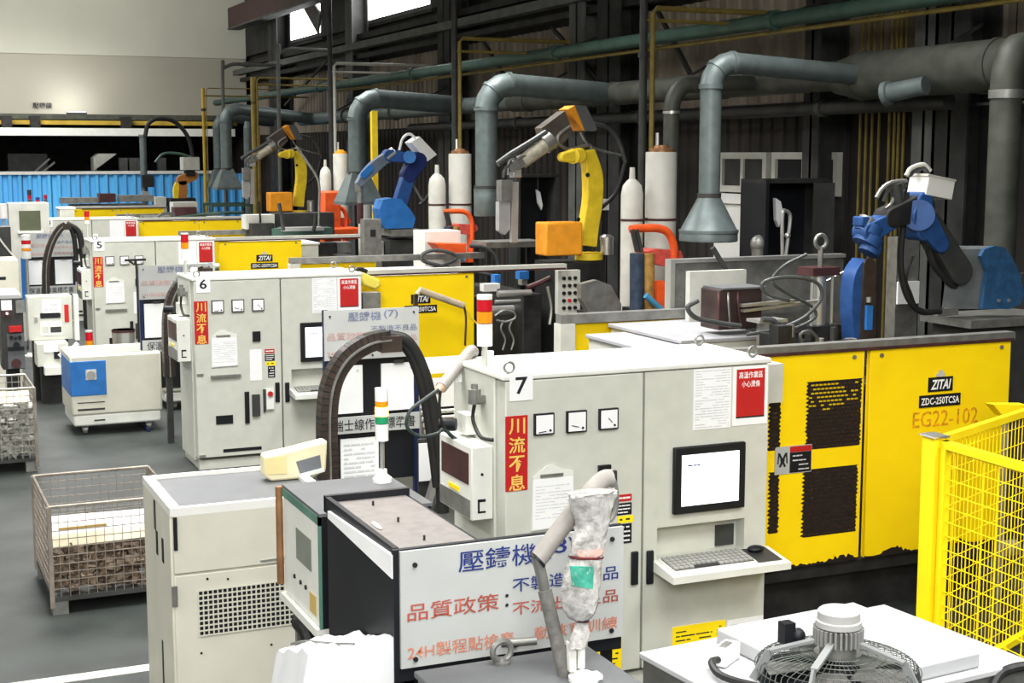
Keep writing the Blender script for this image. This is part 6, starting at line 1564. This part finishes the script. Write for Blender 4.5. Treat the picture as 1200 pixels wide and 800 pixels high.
on18('meter_window', (47, 367), (71, 372), BLACK); l2 = on18('plate', (47, 377), (73, 392), PAINTL); on18('screen', (59, 383), (72, 389), DARKG, 0.008); on18('meter_face', (49, 383), (57, 390), WHITED, 0.008)
on18('red_strip', (75, 357), (81, 377), RED); on18('lock', (40, 371), (44, 375), STEEL, 0.02)
ln = B('open_door', at(86, 346, Y=18.1).x, at(91, 346, Y=18.1).x, 18.05, 18.2, c.z, a.z + 0.02, PAINTL, t)
t, o, a, c = box_px('switch_cabinet', (43, 403), (81, 428), 17.9, 0.35, PAINT, 'low grey box with a white label below the small switch box', 'control box')
A_ = at(51, 404, Y=17.9); C_ = at(68, 412, Y=17.9); MB().bx(A_.x, C_.x, 17.893, 17.9, C_.z, A_.z).build('white_label', PAPER, o, smooth=False)
A_ = at(63, 412, Y=17.9); C_ = at(70, 420, Y=17.9); MB().bx(A_.x, C_.x, 17.88, 17.9, C_.z, A_.z).build('socket', BLACK, o, smooth=False)
A_ = at(52, 430, Y=17.8); C_ = at(73, 438, Y=17.8); B('drawer', A_.x, C_.x, 17.75, 17.9, C_.z, A_.z, PAINTL, t)
MB().tube([at(70, 418, Y=17.8), at(78, 412, Y=17.8), at(86, 408, Y=17.8), at(92, 402, Y=17.8)], 0.035, 8).build('white_hose', PLAS, t)
t, o, a, c = box_px('operator_panel', (0, 350), (30, 432), 16.6, 0.4, DARKG, 'dark operator stand with a red emergency button bar at the left edge', 'control panel')
def on17(n_, p0, p1, m, dep=0.01):
    A_ = at(*p0, Y=16.6); C_ = at(*p1, Y=16.6)
    return MB().bx(A_.x, C_.x, 16.6 - dep, 16.6, C_.z, A_.z).build(n_, m, o, smooth=False)
on17('white_label', (1, 352), (14, 363), PAPER); on17('red_plate', (2, 364), (13, 371), MAROON); on17('red_bar', (10, 382), (25, 388), RED, 0.05); on17('panel', (8, 391), (30, 431), GREYB)
for px, py, r, m in ((13, 395, .02, BLACK), (18, 396, .015, BLACK), (23, 395, .02, BLACK), (19, 404, .035, BLACK), (19, 425, .05, MAROON), (8, 367, .015, PAPER)):
    q = at(px, py, Y=16.6); MB().cyl((q.x, 16.56, q.z), (q.x, 16.6, q.z), r, n=12).build('knob', m, o)
A_ = at(17, 408, Y=16.6); MB().bx(A_.x - 0.07, A_.x + 0.10, 16.57, 16.6, A_.z - 0.02, A_.z + 0.02).build('handle', BLACK, o, smooth=False)
A_ = at(18, 358, Y=16.6); C_ = at(28, 366, Y=16.6); on17('lens', (18, 352), (29, 366), STEELD, 0.03)
a = at(0, 345, Y=18.4); c = at(22, 345, Y=18.4)
t = thing('cooler_cabinet', 'cream cabinet top at the left edge behind the operator stand', 'cabinet', (c.x - 0.4, 18.8, 0), 'cream cooler cabinets')
B('body', c.x - 0.8, c.x, 18.4, 19.2, 0, a.z - 0.03, CREAM, t, bevel=0.006); B('top_rim', c.x - 0.82, c.x + 0.02, 18.38, 19.22, a.z - 0.03, a.z, WHITE, t)
q = at(3, 326, Y=19.5); 
t2_a = at(0, 305, Y=19.9); c2 = at(23, 347, Y=19.9)
t = thing('rear_cabinet', 'plain cream cabinet at the left edge left of the blue board', 'cabinet', (c2.x - 0.4, 20.2, 0))
B('body', c2.x - 0.85, c2.x, 19.9, 20.6, 0, t2_a.z, CREAM, t, bevel=0.006); q = at(4, 326, Y=19.9); MB().bx(q.x - 0.06, q.x + 0.03, 19.895, 19.9, q.z - 0.02, q.z + 0.02).build('slot', BLACK, t, smooth=False)
a = at(0, 266, Y=21.5); c = at(14, 303, Y=21.5)
t = thing('dark_box', 'black box with pale cables at the left edge', 'control box', (c.x - 0.3, 21.7, 0))
B('case', c.x - 0.6, c.x, 21.5, 21.9, 0.4, a.z, DARKG, t)
MB().tube([(c.x - 0.25, 21.48, a.z), (c.x - 0.1, 21.47, a.z - 0.25), (c.x + 0.05, 21.47, a.z - 0.45)], 0.014, 6).build('cable', WHITED, t)
B('foot', c.x - 0.5, c.x - 0.1, 21.6, 21.8, 0, 0.4, DARK, t)
f = PX(21.8)
def beacon(px, pyt, pyb, Y, label, segs, pw):
    A_ = at(px, pyt, Y=Y); C_ = at(px, pyb, Y=Y); w_ = at(px + pw / 2, pyt, Y=Y).x - A_.x
    signal(A_.x, Y, 0.0, A_.z - C_.z, segs, w_, label, C_.z, True)
beacon(3, 238, 256, 22.6, 'white globe beacon at the left edge', [(PLAS, 1)], 10)
beacon(30, 275, 303, 22.4, 'white stack light with red and orange bands at the far left', [(PLAS, 3), (ORL, 1), (PLAS, 1.5), (REDL, 1.5), (PLAS, 2)], 11)
beacon(44, 231, 250, 25.5, 'small stack light in front of the tall windowed panel', [(PLAS, 2), (REDL, 1), (INKB, 0.6)], 5)
beacon(34, 222, 240, 30.5, 'left of two dim stack lights against the blue fence', [(GREYB, 1), (REDL, 0.7), (DARKG, 1)], 5)
beacon(53, 228, 240, 30.5, 'right of two dim stack lights against the blue fence', [(GREYB, 1), (REDL, 0.7)], 4)
a = at(100, 384, Y=18.6); c = at(109, 412, Y=18.6)
signal((a.x + c.x) / 2, 18.6, 0, 0.27, [(GRNL, 1), (ORL, 1.2), (REDL, 1.6), (WHITED, 0.3)], 0.045, 'tricolour stack light standing behind the blue corner panel', c.z)
a = at(10, 238, Y=24.2); c = at(61, 330, Y=24.2)
t = thing('windowed_panel', 'tall pale panel with a dark window at the far left before the fence', 'control panel', ((a.x + c.x) / 2, 24.4, 0))
B('case', a.x, c.x, 24.2, 24.6, 0, a.z, WHITED, t, bevel=0.01)
A_ = at(22, 247, Y=24.2); C_ = at(48, 270, Y=24.2); wn = B('window', A_.x, C_.x, 24.19, 24.2, C_.z, A_.z, mat('dark green glass', (0.10, 0.11, 0.07), 0.15), t); B('window_sill', A_.x - 0.03, C_.x + 0.03, 24.17, 24.2, C_.z - 0.04, C_.z, PAINTL, t)
q = at(67, 262, Y=24.6)
a = at(70, 245, Y=27.5); c = at(88, 270, Y=27.5)
t = thing('grey_unit', 'pale grey unit left of the far yellow machine doors', 'machine', ((a.x + c.x) / 2, 27.7, 0)); B('body', a.x, c.x, 27.5, 28.0, 0, a.z, WHITED, t, bevel=0.01); B('top', a.x - 0.02, c.x + 0.02, 27.48, 28.02, a.z, a.z + 0.03, WHITE, t)
# galvanised bin in front of cabinet 5
a = at(133, 388, Y=18.6); c = at(161, 412, Y=18.6)
t = thing('metal_bin', 'galvanised bin with a dark red rim in front of cabinet 5', 'bin', ((a.x + c.x) / 2, 18.8, 0))
MB().cyl(((a.x + c.x) / 2, 18.75, 0.45), ((a.x + c.x) / 2, 18.75, a.z), (c.x - a.x) / 2 * 0.95, (c.x - a.x) / 2, n=20).build('shell', STEEL, t)
MB().cyl(((a.x + c.x) / 2, 18.75, a.z - 0.03), ((a.x + c.x) / 2, 18.75, a.z), (c.x - a.x) / 2 * 1.03, n=20).build('rim', MAROON, t)
B('stand', a.x + 0.05, c.x - 0.05, 18.65, 18.9, 0, 0.45, DARK, t)
# blind bar handle on cabinet 5 front
q0, q1 = at(146, 305, Y=19.5), at(171, 304, Y=19.5)
t = thing('hook_pole', 'thin black pole with a level top bar in front of cabinet 5', 'pole', (q0.x + 0.1, 19.5, 0))
qs = at(160, 316, Y=19.5)
MB().tube([(qs.x, 19.5, 0), (qs.x, 19.5, qs.z), (q0.x + 0.12, 19.5, q0.z - 0.06), (q0.x + 0.05, 19.5, q0.z)], 0.014, 6, k=3).build('pole', DARK, t)
MB().bar(q0, q1, 0.02, 0.03).build('bar', DARK, t, smooth=False)

# ------------------------------------------------------------------ things around cabinet 7 and 6 left sides
# sleeved torch handle with a looping cable
t = thing('cable_grip', 'grey sleeved cable grip with a looping black cable, left of cabinet 7', 'cable', at(548, 415, Y=7.5))
g0, g1 = at(549, 414, Y=7.55), at(517, 454, Y=7.35)
MB().tube([g0 + V(0.05, 0.05, 0.0), g0, g1], 0.034, 12, k=4).build('sleeve', FOAM, t)
MB().cyl(g1, g1 + (g1 - g0) * 0.12, 0.030, 0.02, n=10).build('sleeve_end', mat('tan rubber', (0.45, 0.33, 0.22), 0.5), t)
f = PX(7.3)
MB().tube([f(514, 456), f(497, 468), f(480, 482), (f(477, 500)), f(492, 511), f(512, 508), f(520, 503), f(535, 515), f(552, 524)], 0.010, 8).build('cable', mat('dark green cable', (0.03, 0.045, 0.04), 0.4), t)
MB().tube([f(516, 458), f(515, 475), f(518, 495), f(528, 510), f(545, 521)], 0.009, 8).build('cable', RUB, t)
q = at(545, 440, Y=7.5)
tagp = MB().bx(q.x - 0.06, q.x - 0.02, 7.48, 7.485, q.z - 0.03, q.z + 0.1).build('tag', PAPER, t, smooth=False)
# shelf of pipes between the racks and cabinet 7
a = at(493, 436, Y=11.6); c = at(548, 490, Y=11.6)
t = thing('pipe_shelf', 'white bench with pale pipes between the sign stand and cabinet 7', 'shelf', ((a.x + c.x) / 2, 11.8, 0))
B('bench', a.x, c.x + 0.3, 11.6, 12.3, a.z - 0.02, a.z + 0.02, WHITE, t); B('front', a.x, c.x + 0.3, 11.6, 11.62, c.z + 0.12, a.z - 0.06, WHITE, t)
for i in range(4):
    z = c.z + 0.08 - i * 0.05; MB().cyl((a.x, 11.6 - i * 0.03, z), (c.x + 0.3, 11.6 - i * 0.03, z), 0.02, n=10).build('pipe', STEEL, t)
for x in (a.x + 0.02, c.x + 0.25): B('leg', x, x + 0.05, 11.65, 11.7, 0, a.z - 0.02, STEELD, t)
q0 = at(491, 520, Y=10.4); q1 = at(513, 562, Y=10.4)
t = thing('hanging_sheet', 'pale sheet hanging between the sign stand and the arched hose', 'sheet', ((q0.x + q1.x) / 2, 10.4, 0))
MB().bx(q0.x, q1.x, 10.4, 10.41, q1.z, q0.z).build('sheet', PAPER, t, smooth=False); MB().bx(q0.x, q1.x, 10.42, 10.45, 0, q0.z + 0.03).build('board', DARKG, t, smooth=False)
MB().tube([at(500, 600, Y=10.2), at(507, 578, Y=10.2), at(516, 548, Y=10.2)], 0.05, 8).build('grey_pipe', STEELD, t)
# yellow capped hose end and grey box on cabinet 6
q = at(432, 327, Y=13.9)
t = thing('capped_hose', 'hose end under a yellow bag on top of cabinet 6', 'hose', (q.x, 13.9, 1.83))
f = PX(13.9)
MB().prism([f(418, 320), f(428, 320), f(446, 328), f(447, 335), f(440, 340), f(426, 334)], (0, 0.12, 0)).build('yellow_bag', mat('pale yellow plastic', (0.85, 0.72, 0.12), 0.4), t, bevel=0.02)
MB().tube([f(418, 330), f(416, 322), f(420, 315), f(430, 318)], 0.022, 8).build('hose', RUB, t)
a = at(431, 345, Y=13.4); c = at(452, 367, Y=13.4)
B('grey_box', a.x, c.x, 13.55, 13.7, c.z, a.z, STEELD, t)
f = PX(13.75)
t = m6
MB().tube([f(489, 345), f(492, 340), f(520, 350), f(543, 358)], 0.035, 10, smooth=False).build('swing_rod', mat('tan sleeve', (0.42, 0.35, 0.25), 0.6, var=0.2), t)
MB().tube([f(543, 357), f(546, 372), f(545, 405)], 0.012, 8).build('cable', MAROON, t); MB().tube([f(544, 357), f(552, 372), f(560, 380)], 0.010, 6).build('thin_cable', YELR, t)
MB().bar(f(487, 345), f(487, 358), 0.04).build('clamp', CHAINM, t, smooth=False)

# ------------------------------------------------------------------ gear along the wall side
a = at(1051, 330, Y=10.4); c = at(1075, 355, Y=10.4)
t = thing('notice_board', 'small white board on a grey post behind the nearest blue robot', 'board', ((a.x + c.x) / 2, 10.45, 0))
B('board', a.x, c.x, 10.38, 10.4, c.z, a.z, PAPER, t)
B('post', a.x, c.x + 0.01, 10.41, 10.55, 0, at(1060, 278, Y=10.4).z, STEELD, t)
f = PX(13.2)
t = thing('grey_hopper', 'sloping grey steel hopper between the second machine and the orange ladle frame', 'hopper', f(702, 365))
MB().prism([f(681, 333), f(700, 328), f(716, 334), f(728, 356), f(728, 366), f(690, 366), f(681, 350)], (0, 0.1, 0)).build('hopper', STEELD, t, smooth=False)
MB().bx(f(690, 366).x, f(722, 366).x, 13.22, 13.48, 0, f(690, 366).z).build('stand', DARK, t, smooth=False)
a = at(606, 208, Y=18.4); c = at(655, 300, Y=18.4)
t = thing('tool_cabinet', 'black open cabinet behind the large yellow robot with a white rag inside', 'cabinet', ((a.x + c.x) / 2, 18.6, 0))
B('back', a.x, c.x, 18.7, 18.74, 0.8, a.z, BLACK, t); B('side', a.x, a.x + 0.05, 18.4, 18.7, 0.8, a.z, DARKG, t); B('side', c.x - 0.05, c.x, 18.4, 18.7, 0.8, a.z, DARKG, t)
B('roof', a.x, c.x, 18.4, 18.74, a.z, a.z + 0.04, DARK, t)
for x in (a.x, c.x - 0.05): B('leg', x, x + 0.05, 18.4, 18.7, 0, 0.8, BLACK, t)
f = PX(18.5)
t = thing('hanging_cloth', 'narrow white rag hanging in the cabinet behind the large yellow robot', 'rag', f(632, 247))
MB().prism([f(629, 222), f(633, 225), f(636, 240), f(635, 246), f(631, 238)], (0, 0.05, 0)).build('cloth', CLOTH, t, smooth=False)
MB().bar(f(631, 222) + V(0, 0.02, 0), f(631, 208) + V(0, 0.02, 0), 0.01).build('hook', STEELD, t, smooth=False)
a = at(570, 284, Y=16.2); c = at(640, 291, Y=16.2)
t = thing('work_table', 'grey steel table top left of the orange robot base', 'table', ((a.x + c.x) / 2, 16.4, 0))
B('top', a.x, c.x, 16.2, 16.7, a.z - 0.07, a.z, STEELD, t)
for x in (a.x + 0.02, c.x - 0.07):
    for y_ in (16.22, 16.62): B('leg', x, x + 0.05, y_, y_ + 0.05, 0, a.z - 0.07, DARK, t)
a = at(702, 233, Y=16.8); c = at(713, 246, Y=16.8)
t = thing('notice_board', 'tiny white board on a post right of the yellow robot arm', 'board', (a.x, 16.8, 0))
B('board', a.x, c.x, 16.78, 16.8, c.z, a.z, PAPER, t); B('post', (a.x + c.x) / 2 - 0.03, (a.x + c.x) / 2 + 0.03, 16.8, 16.86, 0, a.z, DARK, t)
